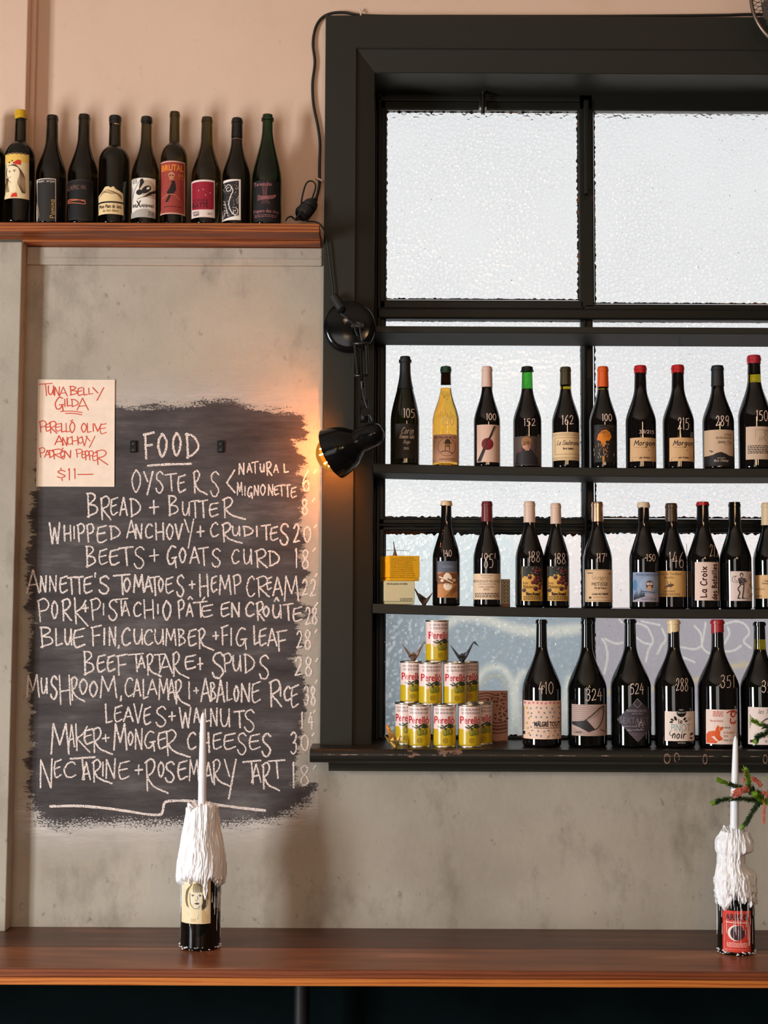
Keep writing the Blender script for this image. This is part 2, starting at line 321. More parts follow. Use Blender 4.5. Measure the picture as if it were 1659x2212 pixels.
class Art:
    """Printed matter: coloured polygons laid out flat, then wrapped onto the thing that carries them."""
    STEP = .00005; CYC = 0
    def __init__(s): s.V = []; s.Fc = []; s.k = 0
    def face(s, pts, col, h):
        i = len(s.V); s.V += [(p[0], p[1], h) for p in pts]; s.Fc.append((tuple(range(i, i + len(pts))), col))
    def up(s):
        s.k += 1
        if s.CYC: return (s.k % s.CYC) * s.STEP
        return s.STEP * (s.k if s.k <= 14 else 14 + (s.k - 14) * .3)
    def poly(s, col, pts): s.face(pts, col, s.up()); return s
    def rect(s, col, x0, y0, x1, y1): return s.poly(col, [(x0, y0), (x1, y0), (x1, y1), (x0, y1)])
    def frame(s, col, w, x0, y0, x1, y1): return s.line(col, w, [(x0, y0), (x1, y0), (x1, y1), (x0, y1), (x0, y0)])
    def ell(s, col, cx, cy, rx, ry=None, n=20, rot=0):
        ry = ry or rx; c, q = math.cos(rot), math.sin(rot)
        return s.poly(col, [(cx + rx * math.cos(a) * c - ry * math.sin(a) * q, cy + rx * math.cos(a) * q + ry * math.sin(a) * c) for a in (2 * math.pi * k / n for k in range(n))])
    def line(s, col, w, pts, smooth=0):
        P = catmull([Vector((p[0], p[1])) for p in pts], smooth) if smooth else pts
        h = s.up()
        for q in ribbon(P, w): s.face(q, col, h)
        return s
    def strokes(s, col, w, sts):
        h = s.up()
        for n_, st in enumerate(sts):
            R_ = [st[0]]
            for p, q in zip(st, st[1:]):
                k = max(1, math.ceil((Vector(q) - Vector(p)).length / (3.5 - 1.6 * (JIT[0] > 0)))); R_ += [Vector(p).lerp(Vector(q), i / k) for i in range(1, k + 1)]
            for q in ribbon(R_, w): s.face(q, col, h + (n_ % 4) * 1.8e-5)
        return s
    def hand(s, col, w, t, x0, y0, x1, y1, rot=0, slope=0, shear=0):
        if rot:   # reads upward: x0,y1 is the start, the text climbs to y0
            L, H = abs(y1 - y0), x1 - x0
            st = [[Vector((x0 + p.y, y1 - p.x)) for p in q] for q in hand(t, 0, 0, L, H)]
        else:
            st = hand(t, x0, y0, x1, y1, 0, slope)
            if shear: st = [[Vector((p.x + (y1 - p.y) * shear, p.y)) for p in q] for q in st]
        return s.strokes(col, w * .88, st)
    def text(s, col, t, x0, y0, x1, y1, bold=0, shear=0, rot=0):
        V, Fc = textmesh(t, bold); V = [(a + b * shear, b) for a, b in V]
        ax, bx = min(v[0] for v in V), max(v[0] for v in V); ay, by = min(v[1] for v in V), max(v[1] for v in V)
        h = s.up(); i = len(s.V)
        for a, b in V:
            u, v = (a - ax) / (bx - ax), (b - ay) / (by - ay)
            if rot: s.V.append((x0 + (1 - v) * (x1 - x0), y1 - u * (y1 - y0), h))
            else: s.V.append((x0 + u * (x1 - x0), y1 - v * (y1 - y0), h))
        for f in Fc: s.Fc.append((tuple(i + k for k in f), col))
        return s
    def greek(s, col, x0, y0, x1, y1, rows, seed=0):
        """rows of print too small to read"""
        rnd = random.Random(seed); lh = (y1 - y0) / rows; h = s.up()
        for r in range(rows):
            x = x0
            while x < x1 - 1:
                wl = min(rnd.uniform(2, 7), x1 - x); s.face([(x, y0 + r * lh), (x + wl, y0 + r * lh), (x + wl, y0 + r * lh + lh * .5), (x, y0 + r * lh + lh * .5)], col, h); x += wl + 1.2
        return s
    def build(s, name, mat, parent, hit, org, step=3.0):
        bm = B(); cl = bm.loops.layers.float_color.new('Col'); hl = bm.verts.layers.float.new('h')
        vs = []
        for x, y, h in s.V:
            v = bm.verts.new((x, y, 0)); v[hl] = h; vs.append(v)
        for f, c in s.Fc:
            try: fc = bm.faces.new([vs[k] for k in f])
            except ValueError: continue
            for l in fc.loops: l[cl] = (*c, 1)
        bmesh.ops.triangulate(bm, faces=[f for f in bm.faces if len(f.verts) > 4 or True])
        if step:
            xs = [v.co.x for v in bm.verts]; k = math.ceil(min(xs) / step)
            while k * step < max(xs):
                fs = [f for f in bm.faces if min(v.co.x for v in f.verts) < k * step - 1e-3 and max(v.co.x for v in f.verts) > k * step + 1e-3]
                if fs:
                    ge = fs + list({e for f in fs for e in f.edges}) + list({v for f in fs for v in f.verts})
                    bmesh.ops.bisect_plane(bm, geom=ge, dist=1e-5, plane_co=(k * step, 0, 0), plane_no=(1, 0, 0))
                k += 1
        o = Vector(org)
        for v in bm.verts:
            if step:
                k = math.floor(v.co.x / step + 1e-6); t = v.co.x / step - k
                p = hit(k * step, v.co.y, v[hl]).lerp(hit((k + 1) * step, v.co.y, v[hl]), t)
            else: p = hit(v.co.x, v.co.y, v[hl])
            v.co = p - o
        bm.normal_update()
        me = bpy.data.meshes.new(name); bm.to_mesh(me); bm.free(); me.materials.append(mat)
        ob = bpy.data.objects.new(name, me); COL.objects.link(ob); ob.parent = parent
        return ob
def plane_hit(p0, nrm):
    p0 = Vector(p0); nrm = Vector(nrm).normalized()
    def f(px, py, off):
        d = ray(px, py); q = p0 + nrm * off
        return CAM + d * ((q - CAM).dot(nrm) / d.dot(nrm))
    return f
def lathe_hit(cx, cy, z0, rz, xc, eps=.0003):
    zc = {}
    def zof(py):
        k = round(py * 50)
        if k not in zc:
            R = rz(.08); d = ray(xc, py)
            for _ in range(6):
                p = CAM + d * ((cy - R - CAM.y) / d.y); R = rz(p.z - z0)
            zc[k] = (p.z, R)
        return zc[k]
    def f(px, py, off):
        z, R = zof(py); R = R + off + eps; d = ray(px, py)
        dx, dy = d.x, d.y; ox, oy = CAM.x - cx, CAM.y - cy
        a = dx * dx + dy * dy; b = 2 * (dx * ox + dy * oy); c = ox * ox + oy * oy - R * R
        ds = b * b - 4 * a * c
        if ds < 0:
            t = -b / 2 / a; q = Vector((CAM.x + dx * t - cx, CAM.y + dy * t - cy)).normalized() * R; return Vector((cx + q.x, cy + q.y, z))
        t = (-b - math.sqrt(ds)) / 2 / a
        return Vector((CAM.x + dx * t, CAM.y + dy * t, z))
    return f
# ------------------------------------------------------------------ setting
YW = 4.10                      # face of the plastered wall
YF = 4.065                     # face of the window casing
YS = 4.27                      # room face of the window sash
ZC = at(830, 2005, YW).z       # counter top
ZSH = at(350, 481, 3.945).z    # top of the bottle shelf on the left
def X(px, Y, py=1100): return at(px, py, Y).x
def Z(py, Y, px=1230): return at(px, py, Y).z
xo0 = X(805, YF); xo1 = X(2110, YF)          # window opening
zo1 = Z(151, YF); zs = Z(1618, 3.95, 900)    # head of the opening, top of the sill
ztop = 4.3; xl, xr = -4.0, 3.6
def struct(name, bm, mat, parent=None, smooth=False):
    o = obj(name, bm, mat, parent, smooth)
    if parent is None: tag(o, kind='structure')
    return o
bm = B(); box(bm, xl, xo0 - .004, YW, 4.42, ZSH - .01, ztop); box(bm, xo0 - .004, xo1 + .004, YW, 4.42, zo1 + .004, ztop); box(bm, xo1 + .004, xr, YW, 4.42, ZSH - .01, ztop)
struct('wall_back', bm, M['wall_up'])
bm = B(); box(bm, xl, xo0 - .004, YW, 4.42, ZC - .03, ZSH - .01); box(bm, xo0 - .004, xo1 + .004, YW, 4.42, ZC - .03, zs - .06); box(bm, xo1 + .004, xr, YW, 4.42, ZC - .03, ZSH - .01)
struct('wall_back_plaster', bm, M['wall_low'])
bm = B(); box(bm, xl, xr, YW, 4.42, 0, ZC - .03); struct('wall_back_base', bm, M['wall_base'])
bm = B(); box(bm, xl, xr, -4.0, 4.42, -.05, 0); struct('floor', bm, M['floor'])
bm = B(); box(bm, xl, xr, -4.0, 4.42, ztop, ztop + .05); struct('ceiling', bm, M['ceil'])
bm = B(); box(bm, xl - .1, xl, -4.0, 4.42, 0, ztop); struct('wall_left', bm, M['room'])
bm = B(); box(bm, xr, xr + .1, -4.0, 4.42, 0, ztop); struct('wall_right', bm, M['room'])
bm = B(); box(bm, xl, xr, -4.1, -4.0, 0, ztop); struct('wall_front', bm, M['room'])
# pilaster at the left, running the full height in two paints, with a corner bead
YP = 4.035; xp = X(46, YP, 600)
bm = B(); box(bm, xp - .45, xp, YP, YW + .01, ZC, ZSH - .034, .003); struct('trim_1', bm, M['wall_low'])
bm = B(); box(bm, xp - .45, xp, YP, YW + .01, ZSH + .001, ztop, .003); box(bm, xp - .002, xp + .014, YW - .022, YW + .005, ZSH + .001, ztop, .003)
struct('trim_2', bm, M['wall_up'])
# flat rail under the bottle shelf and the slim bead at its foot
bm = B(); xe = X(692, YW); box(bm, xp, xe, YW - .012, YW + .01, Z(575, YW, 400), ZSH - .034, .004)
box(bm, xp, xe, YW - .015, YW + .01, Z(562, YW, 400), Z(560, YW, 400), .001); struct('trim_3', bm, M['wall_low'])

# ---- window
win = bpy.data.objects.new('window_1', None); COL.objects.link(win); win['kind'] = 'structure'
win.location = (X(805, YF), YF, zs); bpy.context.view_layer.update()
def wpart(name, bm, mat, smooth=False):
    o = obj(name, bm, mat, None, smooth)
    o.parent = win; o.matrix_parent_inverse = win.matrix_world.inverted(); return o
def casing(prof_pts):
    """mitred casing: left jamb, head, right jamb"""
    pass
xa = X(695, YF); xm = X(763, YF); zt = Z(34, YF, 1100); zm = Z(104, YF, 1100)
xb = xo1 + (xo0 - xa); xmb = xo1 + (xo0 - xm); yb = YF + .028
bm = B()
def strip(pts):   # list of rings of 4 points: (left foot, left top, right top, right foot)
    vv = [[bm.verts.new(p) for p in r] for r in pts]
    for a, b in zip(vv, vv[1:]):
        for k in range(3): bm.faces.new((a[k], a[k + 1], b[k + 1], b[k]))
def ringp(x0, x1, zz, y): return [(x0, y, zs - .02), (x0, y, zz), (x1, y, zz), (x1, y, zs - .02)]
strip([ringp(xa, xb, zt, YW + .02), ringp(xa, xb, zt, YF + .003), ringp(xa + .003, xb - .003, zt - .003, YF), ringp(xm, xmb, zm, YF), ringp(xm + .004, xmb - .004, zm - .004, YF + .006),
       ringp(xo0 - .002, xo1 + .002, zo1 + .002, yb), ringp(xo0, xo1, zo1, yb + .003), ringp(xo0, xo1, zo1, 4.42)])
wpart('casing', bm, M['frame'])
# sill with a rounded nose and a cove under it
def extrude_x(bm, prof, x0, x1):
    a = [bm.verts.new((x0, y, z)) for y, z in prof]; b = [bm.verts.new((x1, y, z)) for y, z in prof]
    n = len(prof)
    for k in range(n): bm.faces.new((a[k], a[(k + 1) % n], b[(k + 1) % n], b[k]))
    bm.faces.new(a[::-1]); bm.faces.new(b)
xs0 = X(669, 3.95, 1640)
nose = [(3.972, zs)] + [(3.964 - .018 * math.sin(t), zs - .020 + .020 * math.cos(t)) for t in [k * math.pi / 8 for k in range(1, 8)]] + [(3.97, zs - .041), (4.0, zs - .042)]
bm = B(); extrude_x(bm, nose + [(4.40, zs - .042), (4.40, zs)], xs0, xb + .06)
cove = [(4.0, zs - .042)] + [(4.0 + .045 * math.sin(t), zs - .043 - .03 * (1 - math.cos(t))) for t in [k * math.pi / 12 for k in range(1, 7)]] + [(YW + .01, zs - .073), (YW + .01, zs - .042)]
t = M['sill'].node_tree; p = t.nodes['Principled BSDF']; _old = p.inputs['Base Color'].links[0].from_socket      # paint worn off along the nose
_c = t.nodes.new('ShaderNodeTexCoord'); _s = t.nodes.new('ShaderNodeSeparateXYZ'); t.links.new(_c.outputs['Object'], _s.inputs[0])
_d = N(t, 'Math', operation='SUBTRACT'); t.links.new(_s.outputs[2], _d.inputs[0]); _d.inputs[1].default_value = zs - .0165
_a = N(t, 'Math', operation='ABSOLUTE'); t.links.new(_d.outputs[0], _a.inputs[0]); _n = N(t, 'TexNoise', Scale=26, Detail=8, Roughness=.75); t.links.new(objco(t, (.8, 1, 2.5)), _n.inputs['Vector'])
_m = N(t, 'Math', operation='MULTIPLY_ADD'); t.links.new(_a.outputs[0], _m.inputs[0]); _m.inputs[1].default_value = -75; t.links.new(_n.outputs[0], _m.inputs[2])
_r = ramp(t, _m.outputs[0], [(.50, (0, 0, 0)), (.53, (1, 1, 1))]); _x = N(t, 'Mix', data_type='RGBA'); t.links.new(_r.outputs[0], _x.inputs[0]); t.links.new(_old, _x.inputs[6]); _x.inputs[7].default_value = (*S(168, 140, 120), 1); t.links.new(_x.outputs[2], p.inputs['Base Color'])
sill = wpart('sill', bm, M['sill'], False)
bm = B(); extrude_x(bm, cove, xs0 + .05, xb + .02); wpart('sill_moulding', bm, M['frame'], False)
M['bare'] = chipped('scraped_paint', S(150, 116, 98), S(44, 40, 36), .55)
# worn patches where old brackets were screwed to the sill nose
for px, py, rx, ry in ((1441, 1639, 7, 11), (1462, 1637, 6, 11), (1523, 1640, 5, 11), (1653, 1640, 5, 10)):
    q = at(px, py, 3.9475); k = mpp(3.95)
    for nm, pr, mt in (('worn_ring', [(.72, .0002), (.78, .0014), (.95, .0014), (1.02, .0002)], 'bare'), ('plug_filler', [(0, .0008), (.7, .0008), (.78, .0002)], 'sash')):
        bm = B(); lathe(bm, pr, 24, (0, 0, 0), (0, -1, 0))
        for v in bm.verts: n_ = 1 + .12 * noise.noise(Vector((v.co.x * 3, v.co.z * 3, px))); v.co = Vector((q.x + v.co.x * rx * k * n_, q.y + v.co.y, q.z + v.co.z * ry * k * n_))
        wpart(nm, bm, M[mt])

# sash bars: each bar is one part
def bar(px0, py0, px1, py1, name='sash_bar', dy=0, th=.035, bev=.005, mat='sash'):
    rx, ry = (px0 + min(px1, 1659)) / 2, (py0 + py1) / 2; p = Vector((at(px0, ry, YS + dy).x, 0, at(rx, py0, YS + dy).z)); q = Vector((at(px1, ry, YS + dy).x, 0, at(rx, py1, YS + dy).z))
    bm = B(); box(bm, min(p.x, q.x), max(p.x, q.x), YS + dy, YS + dy + th, min(p.z, q.z), max(p.z, q.z), bev); return wpart(name, bm, M[mat])
XR = 2105
bar(806, 153, 833, 1610, 'stile'); bar(813, 200, 822, 1610, 'stile_moulding', -.012, .02, .004)
bar(806, 198, XR, 238, 'top_rail'); bar(815, 206, 1254, 218, 'rail_moulding', -.012, .02, .004)
bar(1251, 198, 1283, 665, 'mullion'); bar(1258, 690, 1284, 1600, 'mullion'); bar(1262, 214, 1274, 410, 'mullion_bead', -.016, .02, .005); bar(1262, 690, 1271, 1598, 'mullion_bead', -.016, .02, .006)
bar(1690, 198, 1722, 1600, 'mullion'); bar(1700, 214, 1712, 1598, 'mullion_bead', -.016, .02, .006)
bar(815, 648, 1262, 668, 'transom'); bar(1262, 657, XR, 672, 'transom'); bar(815, 666, XR, 690, 'transom_ledge', -.014, .05, .006)
bar(815, 1120, XR, 1149, 'glazing_bar'); bar(815, 1131, XR, 1140, 'glazing_bead', -.012, .02, .005)
bar(806, 1592, XR, 1622, 'bottom_rail', 0, .04)
bar(2095, 153, 2130, 1610, 'stile')
bar(1264, 398, 1271, 417, 'sash_pin', -.03, .03, .002)
# ragged putty lines round the panes
def putty(px0, py0, px1, py1, wd, seed):
    rnd = random.Random(seed); hor = abs(px1 - px0) > abs(py1 - py0); n = int(max(abs(px1 - px0), abs(py1 - py0)) / 3)
    bm = B(); a = []; sgn = 1 if wd > 0 else -1
    for k in range(n + 1):
        t = k / n; x = px0 + (px1 - px0) * t; y = py0 + (py1 - py0) * t; wv = wd * (.55 + .75 * noise.noise(Vector((k * .35, seed, 0))) + .35 * rnd.random())
        o = (x, y + wv) if hor else (x + wv, y)
        mx_, my_ = (px0 + min(px1, 1659)) / 2, (py0 + py1) / 2
        pt = lambda u, Y: Vector((at(u[0], y if hor else my_, Y).x, Y, at(mx_ if hor else u[0], u[1], Y).z))
        a.append([bm.verts.new(pt((x, y), YS + .010)), bm.verts.new(pt((x, y), YS + .022)), bm.verts.new(pt(o, YS + .0208)), bm.verts.new(pt(o, YS + .0195))])
    for p, q in zip(a, a[1:]):
        for k in range(4): bm.faces.new((p[k], p[(k + 1) % 4], q[(k + 1) % 4], q[k]))
    bm.faces.new(a[0]); bm.faces.new(a[-1][::-1]); return wpart('putty', bm, M['putty'])
for k, a in enumerate(((833, 237, 1251, 237, 8), (833, 237, 833, 648, 4), (1251, 240, 1251, 648, -6), (833, 648, 1251, 648, -4), (1283, 237, 1690, 235, 5), (1283, 237, 1283, 658, 4), (1283, 657, 1690, 657, -4),
        (833, 690, 1258, 690, 5), (833, 745, 833, 1120, -5), (822, 1120, 1258, 1120, -5), (822, 1149, 1258, 1149, 8), (1284, 1149, 1690, 1149, 6), (1284, 1120, 1690, 1120, -5), (1258, 1149, 1258, 1592, -3), (1284, 745, 1284, 1120, 4), (1258, 745, 1258, 1120, -4), (833, 1150, 833, 1592, -7), (833, 1592, 1258, 1592, -6), (1284, 1592, 1690, 1592, -6), (1284, 1325, 1284, 1592, 4))):
    putty(*a, k)
# obscured glass: each pane a slab with a pebbled face
def panemat(name, col, scale, strength, rough, crease=.80):
    m, t, p = nodes(name); setin(p, **{'Base Color': (*col, 1), 'Roughness': rough, 'IOR': 1.45, 'Transmission Weight': 1.0, 'Specular IOR Level': .4})
    co = objco(t); dn = N(t, 'TexNoise', Scale=9, Detail=2); t.links.new(co, dn.inputs['Vector'])
    vm = t.nodes.new('ShaderNodeVectorMath'); vm.operation = 'MULTIPLY_ADD'; t.links.new(dn.outputs[1], vm.inputs[0]); vm.inputs[1].default_value = (.03, .03, .03); t.links.new(co, vm.inputs[2])
    v = N(t, 'TexVoronoi', Scale=scale, feature='SMOOTH_F1'); v.inputs['Smoothness'].default_value = .25; t.links.new(vm.outputs[0], v.inputs['Vector'])
    b = N(t, 'Bump', Strength=strength, Distance=.009); t.links.new(v.outputs[0], b.inputs['Height'])
    n2 = N(t, 'TexNoise', Scale=3, Detail=4); t.links.new(co, n2.inputs['Vector']); r2 = ramp(t, n2.outputs[0], [(.35, (.4, .4, .4)), (.65, (1, 1, 1))])
    ms = N(t, 'Math', operation='MULTIPLY'); t.links.new(r2.outputs[0], ms.inputs[0]); ms.inputs[1].default_value = strength; t.links.new(ms.outputs[0], b.inputs['Strength'])
    t.links.new(b.outputs[0], p.inputs['Normal'])
    # shaded look of the creases put into the colour, plus specks of dirt
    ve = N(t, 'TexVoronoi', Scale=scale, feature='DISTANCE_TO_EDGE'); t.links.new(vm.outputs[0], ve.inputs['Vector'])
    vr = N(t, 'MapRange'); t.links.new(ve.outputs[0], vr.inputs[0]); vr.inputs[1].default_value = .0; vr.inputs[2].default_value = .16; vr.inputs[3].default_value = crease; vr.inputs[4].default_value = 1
    n3 = N(t, 'TexNoise', Scale=130, Detail=2); t.links.new(co, n3.inputs['Vector']); r3 = ramp(t, n3.outputs[0], [(.74, col), (.77, (.05, .04, .03))]); mg = N(t, 'Mix', data_type='RGBA', blend_type='MULTIPLY'); t.links.new(r2.outputs[0], mg.inputs[0]); t.links.new(r3.outputs[0], mg.inputs[6]); t.links.new(vr.outputs[0], mg.inputs[7]); t.links.new(mg.outputs[2], p.inputs['Base Color'])   # creases darkened in the base colour to paint the pebbles' shading
    return m
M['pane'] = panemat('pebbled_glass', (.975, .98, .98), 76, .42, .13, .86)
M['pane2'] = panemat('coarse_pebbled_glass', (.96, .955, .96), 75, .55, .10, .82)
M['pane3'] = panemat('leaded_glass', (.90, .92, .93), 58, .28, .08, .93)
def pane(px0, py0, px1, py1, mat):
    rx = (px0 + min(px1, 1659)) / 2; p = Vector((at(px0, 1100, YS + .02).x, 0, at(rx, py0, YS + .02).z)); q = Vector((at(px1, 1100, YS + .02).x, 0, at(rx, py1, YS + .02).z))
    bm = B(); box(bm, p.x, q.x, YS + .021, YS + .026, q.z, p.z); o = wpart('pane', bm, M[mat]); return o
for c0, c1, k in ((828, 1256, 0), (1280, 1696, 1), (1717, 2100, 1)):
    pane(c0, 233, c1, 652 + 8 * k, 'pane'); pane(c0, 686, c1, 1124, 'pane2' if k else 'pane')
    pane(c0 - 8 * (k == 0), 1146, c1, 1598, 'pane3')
_m, _t, _p = nodes('translucent_paint'); _tr = N(_t, 'BsdfTranslucent'); _at = N(_t, 'Attribute', attribute_name='Col'); _t.links.new(_at.outputs[0], _tr.inputs[0]); _t.links.new(_tr.outputs[0], _t.nodes['Material Output'].inputs[0]); M['film'] = _m
# latch at the head of the window
bm = B(); q = at(1043, 222, YS - .02); k = mpp(YS)
box(bm, q.x - 9 * k, q.x + 9 * k, YS - .03, YS + .002, q.z - 12 * k, q.z + 4 * k, .003); tube(bm, [q + Vector((0, -.012, 26 * k)), q + Vector((0, -.016, 8 * k)), q + Vector((-.001, -.016, -30 * k))], .006, 8)
lathe(bm, [(0, -.012), (.009, -.012), (.009, .012), (0, .012)], 12, q + Vector((0, -.012, 24 * k)), (0, 1, 0)); wpart('latch', bm, M['steel'])
# painted yard wall across the lane, seen through the lower panes
yo = 6.3; zt_ = at(830, 1150, yo).z
for x0, x1, c, k in ((-3.0, .62, S(142, 149, 152), 1), (.62, 5.0, S(158, 152, 152), 2)):
    bm = B(); box(bm, x0, x1, yo, yo + .1, .02, zt_); struct('wall_outside_%d' % k, bm, plain('yard_render_%d' % k, c, .9))
bm = B(); box(bm, -4, 6, 4.45, 14, -.05, .0); struct('yard_ground', bm, plain('yard_concrete', S(222, 220, 216), .9))
# sprayed and scratched paint on the outer face of the lowest panes
def film(x0, y0, x1, y1, base, strokes, step):
    gx = np.arange(x0, x1 + step, step); gy = np.arange(y0, y1 + step, step); PX, PY = np.meshgrid(gx, gy)
    C_ = np.tile(np.array(base, float), PX.shape + (1,))
    for pts, wd, sf, col, amt in strokes:
        P = catmull([Vector(p) for p in pts], 6); D = np.full(PX.shape, 1e9)
        for a, b in zip(P, P[1:]):
            vx, vy = b.x - a.x, b.y - a.y; tt = np.clip(((PX - a.x) * vx + (PY - a.y) * vy) / (vx * vx + vy * vy + 1e-9), 0, 1); D = np.minimum(D, np.hypot(PX - a.x - tt * vx, PY - a.y - tt * vy))
        f = np.clip((wd / 2 + sf / 2 - D) / sf, 0, 1); f = (f * f * (3 - 2 * f) * amt)[..., None]; C_ = C_ * (1 - f) + np.array(col) * f
    ny, nx = PX.shape
    me = bpy.data.meshes.new('painted_film'); me.from_pydata([tuple(at(x, y, YS + .030)) for y in gy for x in gx], [], [(q * nx + i, q * nx + i + 1, (q + 1) * nx + i + 1, (q + 1) * nx + i) for q in range(ny - 1) for i in range(nx - 1)])
    ca = me.color_attributes.new('Col', 'FLOAT_COLOR', 'POINT'); ca.data.foreach_set('color', np.concatenate([C_, np.ones(PX.shape + (1,))], -1).astype(np.float32).ravel())
    me.materials.append(M['film']); o = bpy.data.objects.new('painted_film', me); COL.objects.link(o); o.parent = win; o.matrix_parent_inverse = win.matrix_world.inverted()
cr = S(255, 252, 238); yl = S(246, 222, 160); cc = S(255, 250, 240)
film(822, 1312, 1258, 1598, S(190, 202, 209), [([(930, 1400), (960, 1352), (1000, 1332), (1050, 1338), (1110, 1358), (1180, 1364), (1262, 1356)], 22, 18, cr, .9), ([(1030, 1470), (1050, 1446), (1080, 1442), (1104, 1470), (1110, 1520), (1104, 1600)], 14, 18, cr, .95),
    ([(1124, 1600), (1114, 1500), (1122, 1462), (1130, 1452)], 14, 14, cr, .9), ([(1216, 1600), (1222, 1530), (1234, 1470)], 26, 18, cr, .85), ([(1180, 1600), (1190, 1500)], 10, 20, cr, .4), ([(1040, 1480), (1058, 1462), (1082, 1462), (1096, 1500)], 4, 10, yl, .5)], 3)
scr = [[(1338, 1338), (1345, 1345), (1368, 1345), (1395, 1353), (1405, 1368), (1410, 1385), (1400, 1405), (1395, 1428)], [(1300, 1380), (1308, 1392), (1312, 1420), (1305, 1455)], [(1306, 1380), (1330, 1390), (1345, 1388)], [(1372, 1375), (1390, 1388), (1408, 1392)],
    [(1430, 1358), (1438, 1380), (1428, 1395), (1420, 1412)], [(1500, 1352), (1514, 1370), (1516, 1395), (1526, 1408), (1535, 1412)], [(1516, 1395), (1500, 1402), (1470, 1398)], [(1524, 1345), (1520, 1372), (1516, 1395)], [(1566, 1348), (1590, 1342), (1610, 1350), (1618, 1368), (1606, 1385), (1622, 1400)], [(1565, 1390), (1575, 1370), (1572, 1355)], [(1475, 1420), (1500, 1430)], [(1385, 1342), (1425, 1350)], [(1600, 1395), (1585, 1405), (1560, 1408)]]
film(1282, 1312, 1690, 1598, S(204, 196, 202), [([(1282, 1590), (1400, 1570), (1600, 1550), (1690, 1555)], 60, 60, S(240, 236, 232), .9), ([(1290, 1500), (1330, 1494), (1420, 1486), (1500, 1470), (1580, 1440), (1690, 1430)], 8, 16, yl, .8)] + [(q, 3.8, 2.4, cc, 1) for q in scr], 2.4)
film(1722, 1312, 2095, 1598, S(206, 196, 203), [], 12)
# ---- counter
YCF = at(830, 2097, 3.62).y
zt2 = ZC
yf = None
for k in range(200):
    y = 3.4 + k * .004
    if abs(at(830, 2096, y).z - ZC) < .002: yf = y; break
yf = yf or 3.6
ctr = thing('bar_counter', (0, yf + .2, ZC), 'long red brown wooden bar counter running along the wall under the window', 'counter')
def part(name, bm, mat, parent, smooth=False, fa=None):
    off = parent.matrix_world.translation if parent.parent is None else parent.matrix_world.translation
    Mi = Matrix.Translation(-Vector(parent_world(parent)))
    bmesh.ops.transform(bm, matrix=Mi, verts=bm.verts); return obj(name, bm, mat, parent, smooth, None, fa)
def parent_world(p):
    v = Vector(p.location)
    while p.parent is not None: p = p.parent; v += Vector(p.location)
    return v
t1 = (at(830, 2096, yf).z - at(830, 2113, yf).z); t2 = (at(830, 2096, yf).z - at(830, 2131, yf).z)
ysp = yf + .24
bm = B(); box(bm, xl + .02, xr - .02, yf, yf + .012, ZC - t1, ZC - .0006, .002); part('front_lip', bm, M['counterunder'], ctr)
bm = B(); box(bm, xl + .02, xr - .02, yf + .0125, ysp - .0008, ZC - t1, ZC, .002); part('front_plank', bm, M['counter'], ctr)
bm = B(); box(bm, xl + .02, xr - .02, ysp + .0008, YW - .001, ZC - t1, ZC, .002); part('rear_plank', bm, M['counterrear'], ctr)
bm = B(); box(bm, xl + .02, xr - .02, yf + .002, YW - .001, ZC - t2, ZC - t1 - .0005, .003); part('edge_strip', bm, M['counteredge'], ctr)
for px in (652,): # leg posts in the shade below
    q = at(px, 2160, yf + .35); bm = B(); tube(bm, [(q.x, yf + .35, 0), (q.x, yf + .35, ZC - t2 - .001)], .022, 16); part('leg', bm, M['blackmatt'], ctr, True, 60)

# ---- wall shelf
sh = thing('wall_shelf', (X(350, 4.0), 4.02, ZSH), 'reddish pine wall shelf holding a row of dark bottles above the menu', 'shelf')
bm = B(); box(bm, xl + 1.2, X(690, 3.945, 490), 3.945, YP - .0005, ZSH - .027, ZSH, .002); part('board', bm, M['shelfwood'], sh)
bm = B(); box(bm, xp + .001, X(692, 4.02, 500), YP + .0005, YW - .0005, ZSH - .033, ZSH, .002); part('back_batten', bm, M['shelfwood'], sh)

# ---- shelves in the window
def sag2(x): # sag of the two lower shelves, metres, from the left support
    t = (x - xo0) / (xo1 - xo0); return -.0125 * (1 - (2 * t - .9) ** 2 / .9) if True else 0
def sagf(x0px, amt): 
    xa_, xb_ = X(808, 4.12), X(2100, 4.12)
    def f(x):
        t = min(1, max(0, (x - xa_) / (xb_ - xa_))); return -amt * math.sin(math.pi * min(1, t * .95)) ** .8
    return f
def wshelf(py, th, sag, label, y0=4.07, y1=4.262):
    z = Z(py, y0, 815); x0, x1 = xo0 + .001, xo1 - .001
    t = thing('window_shelf', ((x0 + x1) / 2, (y0 + y1) / 2, z), label, 'shelf', None)
    bm = B(); n = 40
    rows = []
    for k in range(n + 1):
        x = x0 + (x1 - x0) * k / n; s = sag(x)
        rows.append([bm.verts.new((x, y, z + s + dz)) for y, dz in ((y0 + .002, 0), (y0, -.002), (y0, -th + .002), (y0 + .002, -th), (y1, -th), (y1, 0))])
    for a_, b_ in zip(rows, rows[1:]):
        for k in range(6): bm.faces.new((a_[k], a_[(k + 1) % 6], b_[(k + 1) % 6], b_[k]))
    bm.faces.new(rows[0]); bm.faces.new(rows[-1][::-1])
    part('board', bm, M['frame'], t)
    return z
sB = sagf(808, .0105); sC = sagf(808, .012)
zA = wshelf(704, .020, lambda x: 0, 'empty dark painted shelf plank crossing the window above all the bottles')
zB = wshelf(1001, .026, sB, 'dark painted window shelf carrying the upper row of priced wine bottles')
zCs = wshelf(1304, .028, sC, 'dark painted window shelf carrying the middle row of bottles and the yellow box')
